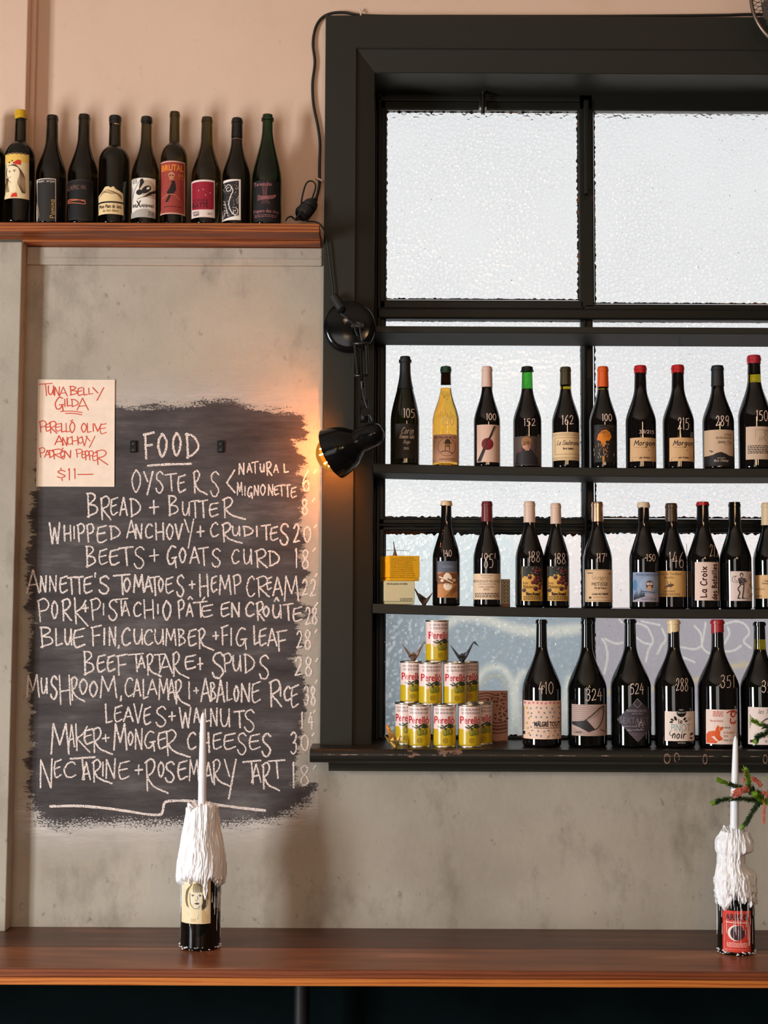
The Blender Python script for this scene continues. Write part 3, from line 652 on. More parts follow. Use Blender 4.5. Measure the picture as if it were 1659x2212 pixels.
# small brackets under the shelf ends
# ------------------------------------------------------------------ bottles
def sstep(t): t = min(1, max(0, t)); return t * t * (3 - 2 * t)
def bottle_r(kind, H, R):
    """radius as a function of height"""
    sp = {'burg': (.46, .80, .40, .36), 'bord': (.585, .745, .395, .36), 'champ': (.42, .86, .36, .34), 'mag': (.45, .80, .29, .26), 'mag2': (.47, .80, .30, .27)}[kind]
    b, nk, r1, r2 = sp
    def f(z):
        t = z / H
        if t < .02: return R * (.90 + .10 * math.sin(min(1, max(0, t / .02)) * math.pi / 2))
        if t <= b: return R
        if t < nk:
            u = (t - b) / (nk - b)
            if kind == 'bord':
                s = 1 - math.sqrt(max(0, 1 - (u / .82) ** 2)) * .86 - .14 * (1 - sstep(u)) if u < .82 else 1 - .14 * (1 - sstep(u))
                return R + (r1 * R - R) * min(1, s)
            s = sstep(u ** .92) if kind != 'champ' else (.72 * sstep(u) + .28 * u)
            return R + (r1 * R - R) * s
        u = (t - nk) / (1 - nk); return R * (r1 + (r2 - r1) * u)
    return f
LIP = {'burg': (.955, .985, 1.08), 'bord': (.955, .99, 1.08), 'champ': (.945, .975, 1.22), 'mag': (.965, .992, 1.18), 'mag2': (.965, .992, 1.18)}
def bottle_prof(kind, H, R, z0=0, z1=None, n=44, grow=0, lip=True):
    f = bottle_r(kind, H, R); z1 = H if z1 is None else z1; la, lb, lk = LIP[kind]; out = []
    zz = sorted(set([z0 + (z1 - z0) * k / n for k in range(n + 1)] + [z for z in (0, .004 * H, .008 * H, .014 * H, .02 * H, la * H, la * H + .001, lb * H - .001, lb * H) if z0 <= z <= z1]))
    for z in zz:
        r = f(z)
        if lip and la * H + .0005 <= z <= lb * H - .0005: r *= lk
        out.append((r + grow, z))
    return out
BOT = {}
def bottle(xc, ytop, wpx, kind, Y, zb, gmat, label, group, cap=None, lab=None, price=None, ybase=None, wine=None, extra=None, name='wine_bottle', cat='bottle', tilt=0):
    p = at(xc, 1200 if ybase is None else ybase, Y); k = mpp(Y); R = wpx * k / 2
    x = at(xc, (ytop + (ybase or ytop + 220)) / 2, Y).x
    H = at(xc, ytop, Y).z - zb
    t = thing(name, (x, Y, zb), label, cat, group)
    f = bottle_r(kind, H, R); la, lb, lk = LIP[kind]
    zt = lambda py: at(xc, py, Y).z - zb
    ctop = H; cbot = H
    cz = zt(cap['y']) if cap else H
    gaps = sorted([(zt(z0), zt(z1), wm) for wm, z0, z1, gr in (wine or []) if gr > 0])
    if gaps:
        g0, g1, gm = gaps[0]; pieces = [('glass_body', gmat, 0, g0), ('neck_glass', gm, g0, g1)] + ([('neck_top', gmat, g1, H)] if H - g1 > .004 else [])
    else: pieces = [('glass_body', gmat, 0, H)]
    for nm, gm, z0, z1 in pieces:
        pr = bottle_prof(kind, H, R, z0, z1, 44 if nm == 'glass_body' else 10)
        if z1 >= H - 1e-6 and cap and cap.get('s') != 'cork': pr = [q for q in pr if q[1] < H - .0015]
        if z0 == 0: pr = [(0, .012), (R * .55, .010), (R * .82, .0015)] + pr
        else: pr = [(0, pr[0][1] + .00005)] + [(q[0], q[1] + .00005) for q in pr]
        pr += [(pr[-1][0] * .62, pr[-1][1]), (pr[-1][0] * .6, pr[-1][1] - .004), (0, pr[-1][1] - .004)] if z1 >= H - 1e-6 else [(0, pr[-1][1])]
        bm = B(); lathe(bm, pr, 56); obj(nm, bm, M[gm], t, True, None, 50)
    for wm, z0, z1, gr in (wine or []):
        if gr > 0: continue
        q = bottle_prof(kind, H, R, .006, zt(z1), 30, gr, False); bm = B(); lathe(bm, [(0, q[0][1])] + q + [(0, q[-1][1])], 56); obj('wine', bm, M[wm], t, True, None, 50)
    if cap:
        st = cap.get('s', 'foil'); g = {'foil': .0009, 'wax': .0017, 'cork': -.0030, 'crown': .0012}[st]
        bm = B()
        if st == 'crown':
            rr = f(H) * 1.16; lathe(bm, [(rr * .8, cz), (rr * 1.14, cz), (rr * 1.12, cz + .002), (rr, cz + .005), (rr * .97, H - .001), (rr * .8, H + .001), (0, H + .0012)], 42)
            for v in bm.verts:
                if abs(v.co.z - cz) < .0003: a_ = math.atan2(v.co.y, v.co.x); v.co.xy *= 1 + .05 * math.cos(21 * a_)
        else:
            q = bottle_prof(kind, H, R, cz, H, 26, g, st != 'cork')
            top = q[-1][0]; lathe(bm, [(q[0][0] - .0012, cz - .0001)] + q[:-1] + [(top - .0005, H), (top - .0022, H + .0010), (top * .4, H + .0012), (0, H + .0012)], 44)
            if st == 'wax':
                for v in bm.verts:
                    if v.co.z < cz + .001: a_ = math.atan2(v.co.y, v.co.x); v.co.z -= .0035 * (noise.noise(Vector((a_ * 2.2, xc * .1, 0))) * .9 + .2 * math.sin(a_ + xc)) + cap.get('slant', 0) * v.co.x
        cm = cap['m'] if isinstance(cap['m'], str) else None
        obj({'foil': 'capsule', 'wax': 'wax_seal', 'cork': 'cork', 'crown': 'crown_cap'}[st], bm, M[cm] if cm else capm('capsule_%d' % xc, S(*cap['m']), cap.get('r', .4), cap.get('metal', 0)), t, True, None, 50)
        if cap.get('tip'):
            bm = B(); q = bottle_prof(kind, H, R, zt(cap['tip'][1]), H, 12, .0014, True); lathe(bm, [(q[0][0] - .001, q[0][1])] + q + [(q[-1][0] * .7, H + .002), (0, H + .002)], 44)
            obj('wax_seal', bm, capm('tip_%d' % xc, S(*cap['tip'][0]), .35), t, True, None, 50)
    hit = lathe_hit(x, Y, zb, f, xc)
    BOT[(xc, ytop)] = t
    if lab:
        a = Art(); lab(a); a.build('label', M['print'], t, hit, (x, Y, zb))
    if extra: a = Art(); extra[1](a); a.build(extra[0], M['print'], t, hit, (x, Y, zb))
    if price:
        a = Art(); col = S(236, 205, 188)
        if callable(price): price(a, col)
        else:
            for s_, x0, y0, x1, y1, wd in price: a.hand(col, wd, s_, x0, y0, x1, y1)
        a.build('price_mark', M['ink'], t, hit, (x, Y, zb))
    return t
INK = S(34, 26, 26); WHT = S(244, 228, 214)

# ---- row on the wooden shelf (olive empties)
GA = 'bottles on the wooden wall shelf'
YA = 4.001
def LA1(a):
    a.rect(S(238, 208, 160), 10, 331, 63, 428); a.rect(S(238, 190, 92), 10, 331, 63, 350)
    for x in range(18, 58, 9): a.ell(S(120, 92, 70), x, 331, 4, 2)
    hr = S(96, 66, 52)
    a.poly(S(246, 222, 182), [(16, 362), (24, 355), (36, 356), (42, 366), (44, 380), (38, 392), (34, 400), (36, 412), (20, 416), (22, 398), (18, 386), (14, 374)])
    for k in range(9): a.line(hr, .9, [(18 + k * 1.2, 357), (34 + k, 356 + k), (43 + k * 1.2, 372 + k), (38 + k * 2, 392), (42 + k * 1.6, 404 + k), (48 + k * .8, 416)], 4)
    for k in range(4): a.line(hr, .8, [(15 + k, 384), (12 + k * 1.6, 400), (14 + k * 2, 414)], 4)
    a.line(INK, .8, [(16, 362), (14, 374), (16, 380), (18, 388), (24, 395)], 4); a.line(INK, 1, [(18, 369), (22, 368)]); a.line(INK, 1, [(28, 368), (34, 367)]); a.ell(INK, 21, 371, 1.1); a.ell(INK, 31, 370, 1.2); a.line(S(190, 120, 60), 1, [(18, 383), (24, 382)])
    a.poly(S(216, 52, 34), [(30, 350), (34, 353), (38, 345), (42, 352), (45, 346), (45, 356), (32, 355)]); a.poly(S(216, 52, 34), [(22, 426), (26, 418), (30, 421), (35, 416), (37, 425)])
    for x, y in ((20, 350), (26, 347), (29, 352)): a.ell(INK, x, y, 1.5)
bottle(43, 240, 66, 'bord', 3.988, ZSH, 'gdolive', 'tall bottle with a yellow wax top and a cream label drawn with a long-haired woman', GA, {'y': 258, 'm': (206, 158, 24), 's': 'wax', 'r': .3}, LA1)
bottle(-20, 250, 66, 'bord', 3.988, ZSH, 'gdolive', 'round-shouldered bottle cut off by the left edge, beside the yellow-topped bottle', GA)
def LA2(a):
    a.rect(S(214, 196, 184), 79, 385, 121, 477); a.rect(S(44, 40, 38), 81, 387, 119.5, 477); a.hand(S(206, 190, 180), 1, 'Nan orpa', 81, 388, 118, 393)
    a.hand(S(208, 160, 84), 1.3, 'Pamina', 108, 430, 118, 471, 1); a.line(S(200, 150, 90), .9, [(81, 440), (84, 465), (81, 470)], 3)
bottle(111, 251, 66, 'burg', YA, ZSH, 'gdolive', 'dark bottle whose black label has a thin white border and gold upright script', GA, None, LA2)
def LA3(a):
    a.rect(S(60, 54, 50), 145, 388, 201, 474); a.rect(S(24, 21, 20), 146, 389.5, 200, 473); a.text(S(128, 84, 72), "L'APRIC VIN", 147, 399, 185, 409)
    o = S(214, 112, 76); a.line(o, 1.4, [(147, 433), (150, 429), (180, 434), (182, 440), (148, 436), (147, 433), (176, 432), (184, 433)], 4); a.line(S(150, 70, 60), 1, [(180, 434), (185, 430)])
bottle(180, 249, 66, 'burg', YA, ZSH, 'gdolive', 'dark bottle whose black label carries a small orange squiggle', GA, None, LA3)
def LA4(a):
    a.poly(S(236, 204, 152), [(213, 462), (213, 420), (220, 413), (227, 403), (234, 402), (239, 405), (245, 402), (250, 408), (258, 411), (266, 416), (267, 462)])
    br = S(120, 84, 56)
    for k in range(7): a.line(br, .7, [(215 + k, 424 - k * 2.4), (228 + k * 2, 410 + k * 1.5), (240 + k * 2, 412 + k), (264, 420 + k * 1.6)], 3)
    a.rect(S(30, 26, 24), 213, 434.5, 267, 438); a.hand(S(60, 44, 36), 1, 'Mon Mans de Jura', 215, 441, 262, 449); a.hand(S(140, 100, 60), .7, 'du bois danse', 222, 451, 256, 457)
bottle(247, 252, 68, 'bord', YA, ZSH, 'gdolive', 'dark bottle with a low hill-shaped cream label and script band', GA, {'y': 270, 'm': (20, 18, 16), 's': 'foil', 'r': .3}, LA4, extra=('neck_sticker', lambda a: a.rect(S(200, 150, 96), 247, 259, 257, 268)))
def LA5(a):
    a.rect(S(236, 222, 208), 283, 384, 336, 469); a.poly(S(202, 176, 150), [(300, 400), (312, 388), (325, 388), (336, 400), (336, 428), (316, 426), (300, 418)])
    a.poly(INK, [(303, 388), (308, 385), (312, 393), (300, 410)]); a.ell(INK, 316, 409, 12, 7, rot=-.6); a.ell(INK, 301, 415, 7, 6); a.ell(S(230, 214, 200), 320, 406, 4, 2.4, rot=-.6); a.poly(INK, [(308, 427), (322, 415), (336, 408), (336, 414), (318, 424)])
    a.line(S(60, 50, 46), .9, [(286, 432), (290, 412), (298, 396), (305, 386)], 4); a.line(S(60, 50, 46), 1, [(296, 430), (312, 424), (334, 420)], 4)
    a.text(INK, 'se', 286, 440, 295, 447, .02); a.text(INK, 'X', 294, 433, 305, 448, .03); a.text(INK, 'appeal', 305, 439, 332, 449, .015); a.rect(S(176, 166, 156), 283, 457, 336, 469); a.ell(S(176, 166, 156), 309, 458, 20, 7); a.greek(S(110, 100, 92), 286, 385, 296, 396, 4, 1); a.greek(S(90, 80, 76), 320, 456, 333, 466, 4, 2)
bottle(315, 254, 62, 'burg', YA, ZSH, 'golive', 'bottle with a white label of inky brush shapes over a spiky black word', GA, {'y': 266, 'm': (22, 18, 14), 's': 'foil'}, LA5)
def LA6(a):
    a.rect(S(214, 160, 140), 346, 347, 400, 462); a.rect(S(158, 62, 52), 347.5, 350, 398.5, 459); o = S(230, 130, 46); a.text(o, 'BRUTAL', 349, 355, 397, 369, .03); a.text(o, '!!!', 386, 374, 396, 386, .01)
    sk = S(196, 132, 92); a.ell(sk, 370.5, 378, 7, 6.5); a.rect(sk, 366, 382, 375, 389)
    for x in (367.5, 373.5): a.ell(S(110, 40, 34), x, 379, 2, 2)
    for x in (368, 370.5, 373): a.line(S(110, 40, 34), .6, [(x, 385), (x, 389)])
    bk = S(30, 20, 20); a.ell(bk, 374.5, 394, 4, 4); a.poly(bk, [(371, 396), (379, 397), (380, 410), (374, 419), (363, 420), (360, 415), (366, 406)]); a.poly(bk, [(366, 418), (370, 419), (363, 435), (356, 437)]); a.line(S(190, 120, 80), 1.6, [(351, 428), (360, 421), (376, 420), (388, 430)], 4)
    a.line(S(120, 44, 38), 1.4, [(392, 398), (390, 412), (394, 430)], 3); a.greek(S(90, 36, 32), 354, 445, 392, 449, 1, 3)
bottle(376, 243, 60, 'bord', YA, ZSH, 'golive', 'bottle with a tall brick-red label showing a skull above a perched black bird', GA, None, LA6)
def LA7(a):
    a.rect(S(232, 206, 196), 413, 388, 464, 469); a.rect(S(152, 24, 44), 415, 392, 462, 450); a.ell(S(152, 24, 44), 438, 450, 23, 2.5); a.text(S(40, 14, 20), 'DOMAINE', 416, 429, 450, 437); a.text(S(40, 14, 20), 'RATTE', 415, 438, 450, 448, .02)
    for x, y in ((429, 411), (439, 409), (454, 416), (444, 421)): a.ell(WHT, x, y, .9)
    a.text(INK, 'ARBOIS', 416, 455, 430, 460); a.hand(INK, .8, 'le petit', 418, 460, 430, 465); a.text(INK, '2017', 448, 459, 458, 463.5)
bottle(446, 255, 66, 'burg', YA, ZSH, 'golive', 'bottle with a crimson label on a white strip, right of the brick-red bird label', GA, None, LA7)
def LA8(a):
    a.rect(S(240, 224, 212), 479, 387, 520, 475); d = S(42, 36, 36); a.poly(d, [(481, 393), (516, 390), (516, 465), (481, 472)]); c = S(226, 212, 202)
    a.line(c, 1.5, [(486, 404), (492, 398), (499, 402), (498, 410), (491, 412), (489, 406), (494, 404)], 4); a.line(c, 2, [(499, 402), (503, 412), (498, 424), (494, 440), (500, 458), (509, 466)], 4); a.line(c, 1.4, [(507, 448), (513, 452), (512, 462), (505, 463), (504, 456), (509, 455)], 4)
    rnd = random.Random(4)
    for k in range(130):
        x, y = rnd.uniform(482, 515), rnd.uniform(394, 468); a.ell(c, x, y, rnd.uniform(.35, .8), None, 6)
    for k in range(5): a.line(c, .7, [(483, 432 + k * 7), (487 + k, 440 + k * 5), (490 + k, 456 + k * 3)], 3)
bottle(511, 257, 62, 'burg', YA, ZSH, 'gdolive', 'bottle with a white-edged label filled with black and white paisley', GA, {'y': 298, 'm': (14, 12, 10), 's': 'foil', 'r': .25}, LA8, extra=('neck_band', lambda a: a.line(S(150, 96, 84), 1.2, [(500, 298.5), (522, 298.5)])))
def LA9(a):
    a.rect(S(28, 22, 22), 547, 389, 603, 478); pk = S(176, 110, 112); a.text(pk, "Terenballes", 549, 393, 587, 401); a.text(pk, "l'opera des vins", 548, 451, 602, 461); a.greek(S(140, 84, 84), 550, 463, 598, 470, 2, 5)
    for k in range(7): a.line(pk, .6, [(556, 420 + k * 2), (570, 424 + k), (588, 421 + k * 1.2), (596, 418 + k * .6)], 3)
    for k in range(5): a.line(pk, .5, [(566 + k * 3, 396 + k), (568 + k * 2, 420), (566 + k * 4, 440)], 3)
bottle(577, 249, 66, 'champ', YA, ZSH, 'ggreen', 'green bottle at the right end of the wooden shelf, black label with pink line drawing', GA, None, LA9)

# ---- upper window row
GB = 'priced bottles on the upper window shelf'; GC = 'priced bottles on the middle window shelf'; GD = 'large priced bottles standing on the window sill'
YB = 4.135
def zB_(px): return zB + sB(X(px, YB))
def zC_(px): return zCs + sC(X(px, YB))
def rowB(xc, *a, **k): return bottle(xc, a[0], a[1], a[2], YB, zB_(xc) + .0002, a[3], a[4], GB, **k)
def rowC(xc, *a, **k): return bottle(xc, a[0], a[1], a[2], k.pop('Y', YB), zC_(xc) + .0002, a[3], a[4], GC, **k)
def L(a):
    a.rect(S(46, 38, 34), 853, 915, 905, 990); c = S(214, 196, 176); a.hand(c, 1.3, 'Corin', 866, 923, 892, 937, shear=.3); a.hand(c, .9, 'Romanee Tulis', 862, 938, 894, 947, shear=.3); a.hand(c, .9, 'Rugo', 871, 950, 885, 958, shear=.3); a.hand(c, .8, '2020', 872, 966, 883, 971)
rowB(875, 771, 63, 'champ', 'gdeep', 'black foiled sparkling bottle marked 105 at the left end of the upper window row', cap={'y': 841, 'm': (10, 10, 10), 's': 'foil', 'r': .5}, lab=L, price=[('105', 871, 882, 896, 902, 1.7)])
def L(a):
    a.rect(S(214, 158, 122), 936, 938, 993, 998); a.hand(INK, .8, 'Vin mais pas un vin', 939, 941, 984, 946); a.line(S(80, 54, 40), .9, [(965 + 19 * math.cos(t * .35), 965 + 20 * math.sin(t * .35)) for t in range(19)]); a.ell(S(70, 50, 30), 967, 955, 6, 7); a.ell(S(150, 110, 50), 967, 961, 5.5, 5)
    a.line(INK, 1.6, [(959, 957), (976, 957)]); a.line(INK, 1.2, [(962, 962), (962, 973)]); a.line(INK, 1.2, [(971, 962), (971, 973)]); a.line(INK, 1.4, [(952, 976), (965, 974), (978, 979)], 3); a.greek(S(90, 60, 44), 949, 990, 982, 995, 2, 9)
rowB(963, 793, 58, 'burg', 'gclear', 'clear bottle of golden wine with a cork, marked 150', cap={'y': 831, 'm': 'cork', 's': 'cork', 'tip': ((22, 60, 38), 806)}, lab=L, price=[('150', 955, 900, 981, 918, 1.3)], wine=[('wine', None, 839, -.0014)])
def L(a):
    a.rect(S(232, 190, 168), 1030, 917, 1079, 998); rr = S(124, 28, 30); a.ell(rr, 1053, 959, 13, 13, 28)
    for k, (d, wd) in enumerate(((0, 2.2), (3.5, 1.4), (6, 1.2), (8.5, 2.4), (12, .8))): a.line(S(44, 34, 30), wd, [(1032 + d * .6, 996), (1048 + d * .4, 960), (1062 + d * .9, 920 if d > 4 else 936)])
    a.line(S(190, 60, 50), 1, [(1043, 967), (1060, 947)]); a.line(S(190, 60, 50), .8, [(1047, 970), (1062, 951)])
rowB(1052, 793, 58, 'burg', 'gdark', 'bottle with a pale pink capsule, its label showing black bars over a red disc', cap={'y': 837, 'm': (226, 188, 170), 'r': .5}, lab=L, price=[('100', 1050, 893, 1072, 907, 1.8)])
def L(a):
    a.rect(S(84, 68, 64), 1110, 942, 1169, 1005); a.poly(S(38, 32, 33), [(1114, 1003), (1115, 980), (1122, 973), (1132, 966), (1150, 972), (1162, 990), (1164, 1004)]); a.poly(S(110, 34, 36), [(1120, 975), (1126, 966), (1129, 972), (1122, 978)])
    sk = S(208, 150, 118); a.ell(sk, 1137, 960, 9, 11.5, 22); a.rect(sk, 1134, 968, 1143, 973); a.ell(S(160, 104, 78), 1143, 962, 3.5, 8)
    hr = S(158, 108, 66); a.poly(hr, [(1126, 958), (1127, 948), (1133, 943), (1142, 943), (1148, 949), (1148, 958), (1145, 952), (1137, 954), (1130, 953), (1128, 962)])
    for x in (1133, 1141): a.ell(S(50, 34, 30), x, 961, 1.6, .9)
    a.line(S(130, 60, 54), 1.1, [(1134, 970), (1140, 970)]); a.line(S(150, 96, 76), .9, [(1138, 961), (1136.5, 966), (1139, 966)])
    a.text(S(46, 30, 40), 'POLEY', 1154, 946, 1159, 974, rot=1)
rowB(1139, 793, 62, 'burg', 'gdark', 'crown-capped bottle with a bright green neck and a child portrait label', cap={'y': 803, 'm': (16, 22, 18), 's': 'crown'}, lab=L, price=[('152', 1131, 904, 1157, 920, 1.5)], wine=[('gneck', 841, 801, .0006)])
def L(a):
    a.rect(S(236, 200, 152), 1192, 933, 1253, 994); b = S(110, 80, 52); a.line(b, .7, [(1192, 937), (1253, 937)]); a.line(b, .7, [(1192, 940), (1253, 940)]); a.line(b, .7, [(1192, 988), (1253, 988)]); a.line(b, .7, [(1192, 991), (1253, 991)]); a.frame(b, .7, 1199, 945, 1255, 981)
    a.hand(INK, 1.1, 'La Souterone', 1202, 951, 1250, 961, shear=.35); a.hand(INK, .7, 'Herve Souhaut', 1216, 966, 1239, 971)
rowB(1222, 794, 60, 'burg', 'gdark', 'bottle with an olive capsule and a cream label in copperplate script, marked 162', cap={'y': 832, 'm': (62, 50, 24), 'r': .35}, lab=L, price=[('162', 1213, 897, 1239, 917, 1.8)], wine=[('gyellow', 842, 834, .0004)])
def L(a):
    a.rect(S(30, 27, 27), 1283, 917, 1332, 998); o = S(220, 126, 30); a.poly(o, [(1289, 950), (1292, 938), (1300, 930), (1310, 928), (1318, 934), (1321, 944), (1316, 952), (1309, 952), (1306, 966), (1301, 962), (1297, 952)])
    for k in range(4): a.line(S(90, 44, 14), .8, [(1296 + k * 3, 936), (1302 + k * 3, 932), (1304 + k * 4, 944)], 3)
    rnd = random.Random(8)
    for k in range(46): x = rnd.gauss(1304, 9); y = rnd.uniform(955, 986); a.line(S(*rnd.choice([(226, 150, 60), (180, 90, 50), (230, 200, 160)])), .7, [(x, y), (x + rnd.uniform(-2, 2), y + rnd.uniform(2, 6))])
    for k in range(24): a.ell(S(214, 140, 80), rnd.uniform(1312, 1326), rnd.uniform(918, 955), .5, None, 5)
    a.line(S(120, 60, 40), 1, [(1289, 950), (1286, 940), (1296, 928), (1308, 924), (1314, 926)], 4); a.rect(S(196, 130, 62), 1301, 985, 1306, 998)
rowB(1303, 793, 60, 'burg', 'gdark', 'bottle with a bright orange capsule and a black label with an orange beast', cap={'y': 837, 'm': (222, 88, 18), 'r': .35}, lab=L, price=[('100', 1300, 894, 1322, 909, 1.9)], wine=[('gyellow', 843, 839, .0004)])
def morgon(x0, x1, seed):
    def f(a):
        a.rect(S(222, 176, 126), x0, 945, x1, 996); k = (x1 - x0) / 58
        a.hand(INK, 2.0, 'Morgon', x0 + 8 * k, 951, x1 - 4, 962, shear=.25); a.line(S(120, 90, 60), .6, [(x0 + 9 * k, 966.5), (x1 - 18, 966.5)]); a.text(S(120, 90, 60), 'NATURE', x1 - 13, 964.5, x1 - 4, 967); a.ell(INK, x1 - 17, 972, .8, 1.2)
        a.hand(INK, .9, 'par Arlene', x0 + 21 * k, 986, x0 + 43 * k, 990); a.line(S(120, 90, 60), .5, [(x0 + 5, 988), (x0 + 19 * k, 988)]); a.line(S(120, 90, 60), .5, [(x0 + 44 * k, 988), (x1 - 4, 988)]); a.ell(INK, x0 + 5, 993, 1)
    return f
rowB(1384, 791, 66, 'burg', 'gdark', 'red wax topped bottle with a tan label, its price 39/215 written small', cap={'y': 807, 'm': (186, 26, 30), 's': 'wax', 'r': .25}, lab=morgon(1361, 1418, 0), price=[('39/215', 1381, 929, 1413, 936, 1.3)])
rowB(1465, 790, 68, 'burg', 'gdark', 'red wax topped bottle with a tan label and 215 written large', cap={'y': 807, 'm': (186, 26, 30), 's': 'wax', 'r': .25}, lab=morgon(1446, 1502, 1), price=[('215', 1464, 902, 1489, 928, 1.8)])
def L(a):
    a.rect(S(210, 176, 144), 1521, 928, 1586, 1006); a.text(INK, 'COTEAUX', 1564, 936, 1580, 941, .01); a.text(INK, 'BOURGUIGNONS', 1547, 943, 1580, 948, .01); a.hand(INK, .8, 'Gamay Fou', 1550, 951, 1580, 957, shear=.3); a.greek(S(110, 86, 66), 1566, 959, 1579, 961, 1, 2)
    a.poly(INK, [(1521, 984), (1530, 984), (1540, 982), (1548, 978), (1558, 976), (1568, 980), (1576, 984), (1586, 985), (1586, 1006), (1521, 1006)]); a.line(INK, 1.6, [(1532, 973), (1536, 973.5), (1541, 975.5)]); a.line(INK, 1.2, [(1537, 977), (1535.5, 973)])
    a.text(S(200, 180, 160), 'DOMAINE', 1549, 988, 1567, 990.5); a.hand(S(200, 180, 160), .8, 'Bois Champ', 1542, 992, 1573, 997, shear=.3)
rowB(1551, 791, 68, 'burg', 'gdark', 'bottle with a black capsule and tan label over a black mountain outline, marked 289', cap={'y': 835, 'm': (20, 22, 24), 'r': .55}, lab=L, price=[('289', 1546, 898, 1575, 920, 1.9)])
def L(a):
    a.rect(S(212, 182, 156), 1611, 921, 1668, 992); g = S(120, 98, 84); a.line(g, .7, [(1632, 946), (1632, 928), (1668, 928)]); a.line(g, 1, [(1640, 952), (1642, 943), (1645, 952), (1647, 943)]); a.line(g, 1, [(1654, 952), (1650, 946), (1654, 938), (1650, 932), (1656, 930), (1664, 936)], 3); a.greek(INK, 1615, 962, 1660, 981, 5, 3)
rowB(1630, 769, 72, 'burg', 'gdark', 'tall red-sealed bottle at the right end of the upper window row, yellow neck gap', cap={'y': 786, 'm': (176, 34, 48), 's': 'wax', 'r': .3}, lab=L, price=[('150', 1633, 886, 1659, 909, 2.0)], wine=[('gyellow', 828, 808, .0005)])
# ---- middle window row
def L(a):
    a.rect(S(196, 130, 74), 945, 1212, 988, 1291); a.rect(S(92, 98, 112), 945, 1212, 988, 1236); a.poly(S(128, 76, 40), [(945, 1240), (960, 1236), (988, 1238), (988, 1260), (945, 1262)]); a.text(S(150, 150, 160), 'NOEFELD', 956, 1221, 980, 1227)
    for k in range(6): a.line(S(112, 68, 40), 1, [(960 + k * 3, 1290), (972 + k * 2, 1278), (988, 1262 + k * 3)], 3)
    e = S(244, 220, 194); a.poly(e, [(957, 1250), (959, 1242), (964, 1237), (970, 1238), (975, 1244), (977, 1251), (972, 1252), (969, 1249), (964, 1252)]); a.poly(e, [(958, 1263), (961, 1260), (965, 1264), (969, 1260), (973, 1264), (977, 1262), (976, 1270), (970, 1275), (963, 1275), (958, 1269)]); a.line(e, 2.4, [(949, 1246), (962, 1251), (978, 1259)]); a.ell(e, 955, 1254, 3.5, 3); a.ell(S(220, 180, 140), 981, 1253, 4, 3.4)
rowC(964, 1083, 60, 'burg', 'gdark', 'bottle with a cream sealed top and a cracked egg label beside the dark crane', cap={'y': 1092, 'm': (234, 196, 152), 's': 'wax'}, lab=L, price=[('140', 957, 1188, 976, 1202, 1.3)])
def L(a):
    a.rect(S(238, 204, 170), 1021, 1239, 1083, 1295); a.text(INK, 'Vins du Domaine', 1038, 1241, 1065, 1244.5); a.text(INK, 'et de proprietes', 1040, 1246, 1060, 1249); a.text(INK, 'BEAUJOLAIS-VILLAGES', 1023, 1252.5, 1081, 1259.5); a.greek(S(90, 66, 54), 1032, 1261, 1071, 1263, 1, 1); a.text(S(60, 44, 40), "CUVEE A L'ANCIENNE", 1034, 1266, 1067, 1269.5); a.text(INK, '2023', 1044, 1271, 1057, 1275); a.greek(S(60, 44, 40), 1026, 1281, 1078, 1292, 3, 4)
rowC(1052, 1084, 60, 'burg', 'gdark', 'bottle with a maroon capsule and a wide cream printed label, marked 85', cap={'y': 1127, 'm': (112, 30, 36), 'r': .3}, lab=L, price=[("'85'", 1040, 1195, 1071, 1227, 1.4)])
def grapes(x0, x1):
    def f(a):
        a.rect(S(222, 168, 78), x0, 1223, x1, 1298); k = (x1 - x0) / 45; X_ = lambda u: x0 + u * k
        a.poly(S(44, 48, 44), [(X_(1), 1223), (x1, 1223), (x1, 1262), (X_(38), 1252), (X_(30), 1246), (X_(24), 1240), (X_(20), 1242), (X_(15), 1240), (X_(12), 1246), (X_(6), 1244), (X_(1), 1250)])
        rnd = random.Random(3); 
        for u, v, r in ((18, 1247, 4.4), (31, 1251, 4.6), (25, 1258, 4.4), (33, 1259, 4.4), (40, 1254, 4), (37, 1247, 4), (36, 1240, 4), (31, 1233, 3.4), (39, 1233, 3.6), (26, 1230, 3), (41, 1263, 4), (31, 1272, 4.6), (5, 1275, 4.2), (13, 1227, 2.6), (40, 1270, 3.4), (34, 1228, 3)):
            a.ell(S(*rnd.choice([(70, 26, 34), (52, 20, 26), (104, 32, 38)])), X_(u), v, r); a.ell(S(214, 150, 130), X_(u) - 1.2, v - 1.4, .9, None, 8)
        for q in range(14): a.ell(S(206, 170, 150), X_(rnd.uniform(20, 44)), rnd.uniform(1224, 1240), .7, None, 6)
        a.text(S(90, 58, 30), 'Les', X_(3), 1256, X_(13), 1262); a.text(S(90, 58, 30), 'Maluseaux', X_(3), 1264, X_(32), 1270.5); a.hand(INK, 1.1, 'Thierry Hesnault', X_(9), 1279, X_(41), 1286); a.greek(S(60, 40, 26), X_(4), 1288, x1 - 1, 1297, 3, 2)
    return f
rowC(1144, 1084, 62, 'burg', 'gdark', 'left bottle of the touching pair with yellow grape labels, marked 188', cap={'y': 1129, 'm': (226, 190, 168), 'r': .4}, lab=grapes(1127, 1171), price=[('188', 1141, 1191, 1167, 1214, 1.3)])
rowC(1201, 1088, 57, 'burg', 'gdark', 'right bottle of the touching pair with yellow grape labels, next to the sash mullion', cap={'y': 1132, 'm': (226, 190, 168), 'r': .4}, lab=grapes(1182, 1227), price=[('188', 1197, 1195, 1222, 1218, 1.3)], Y=4.15)
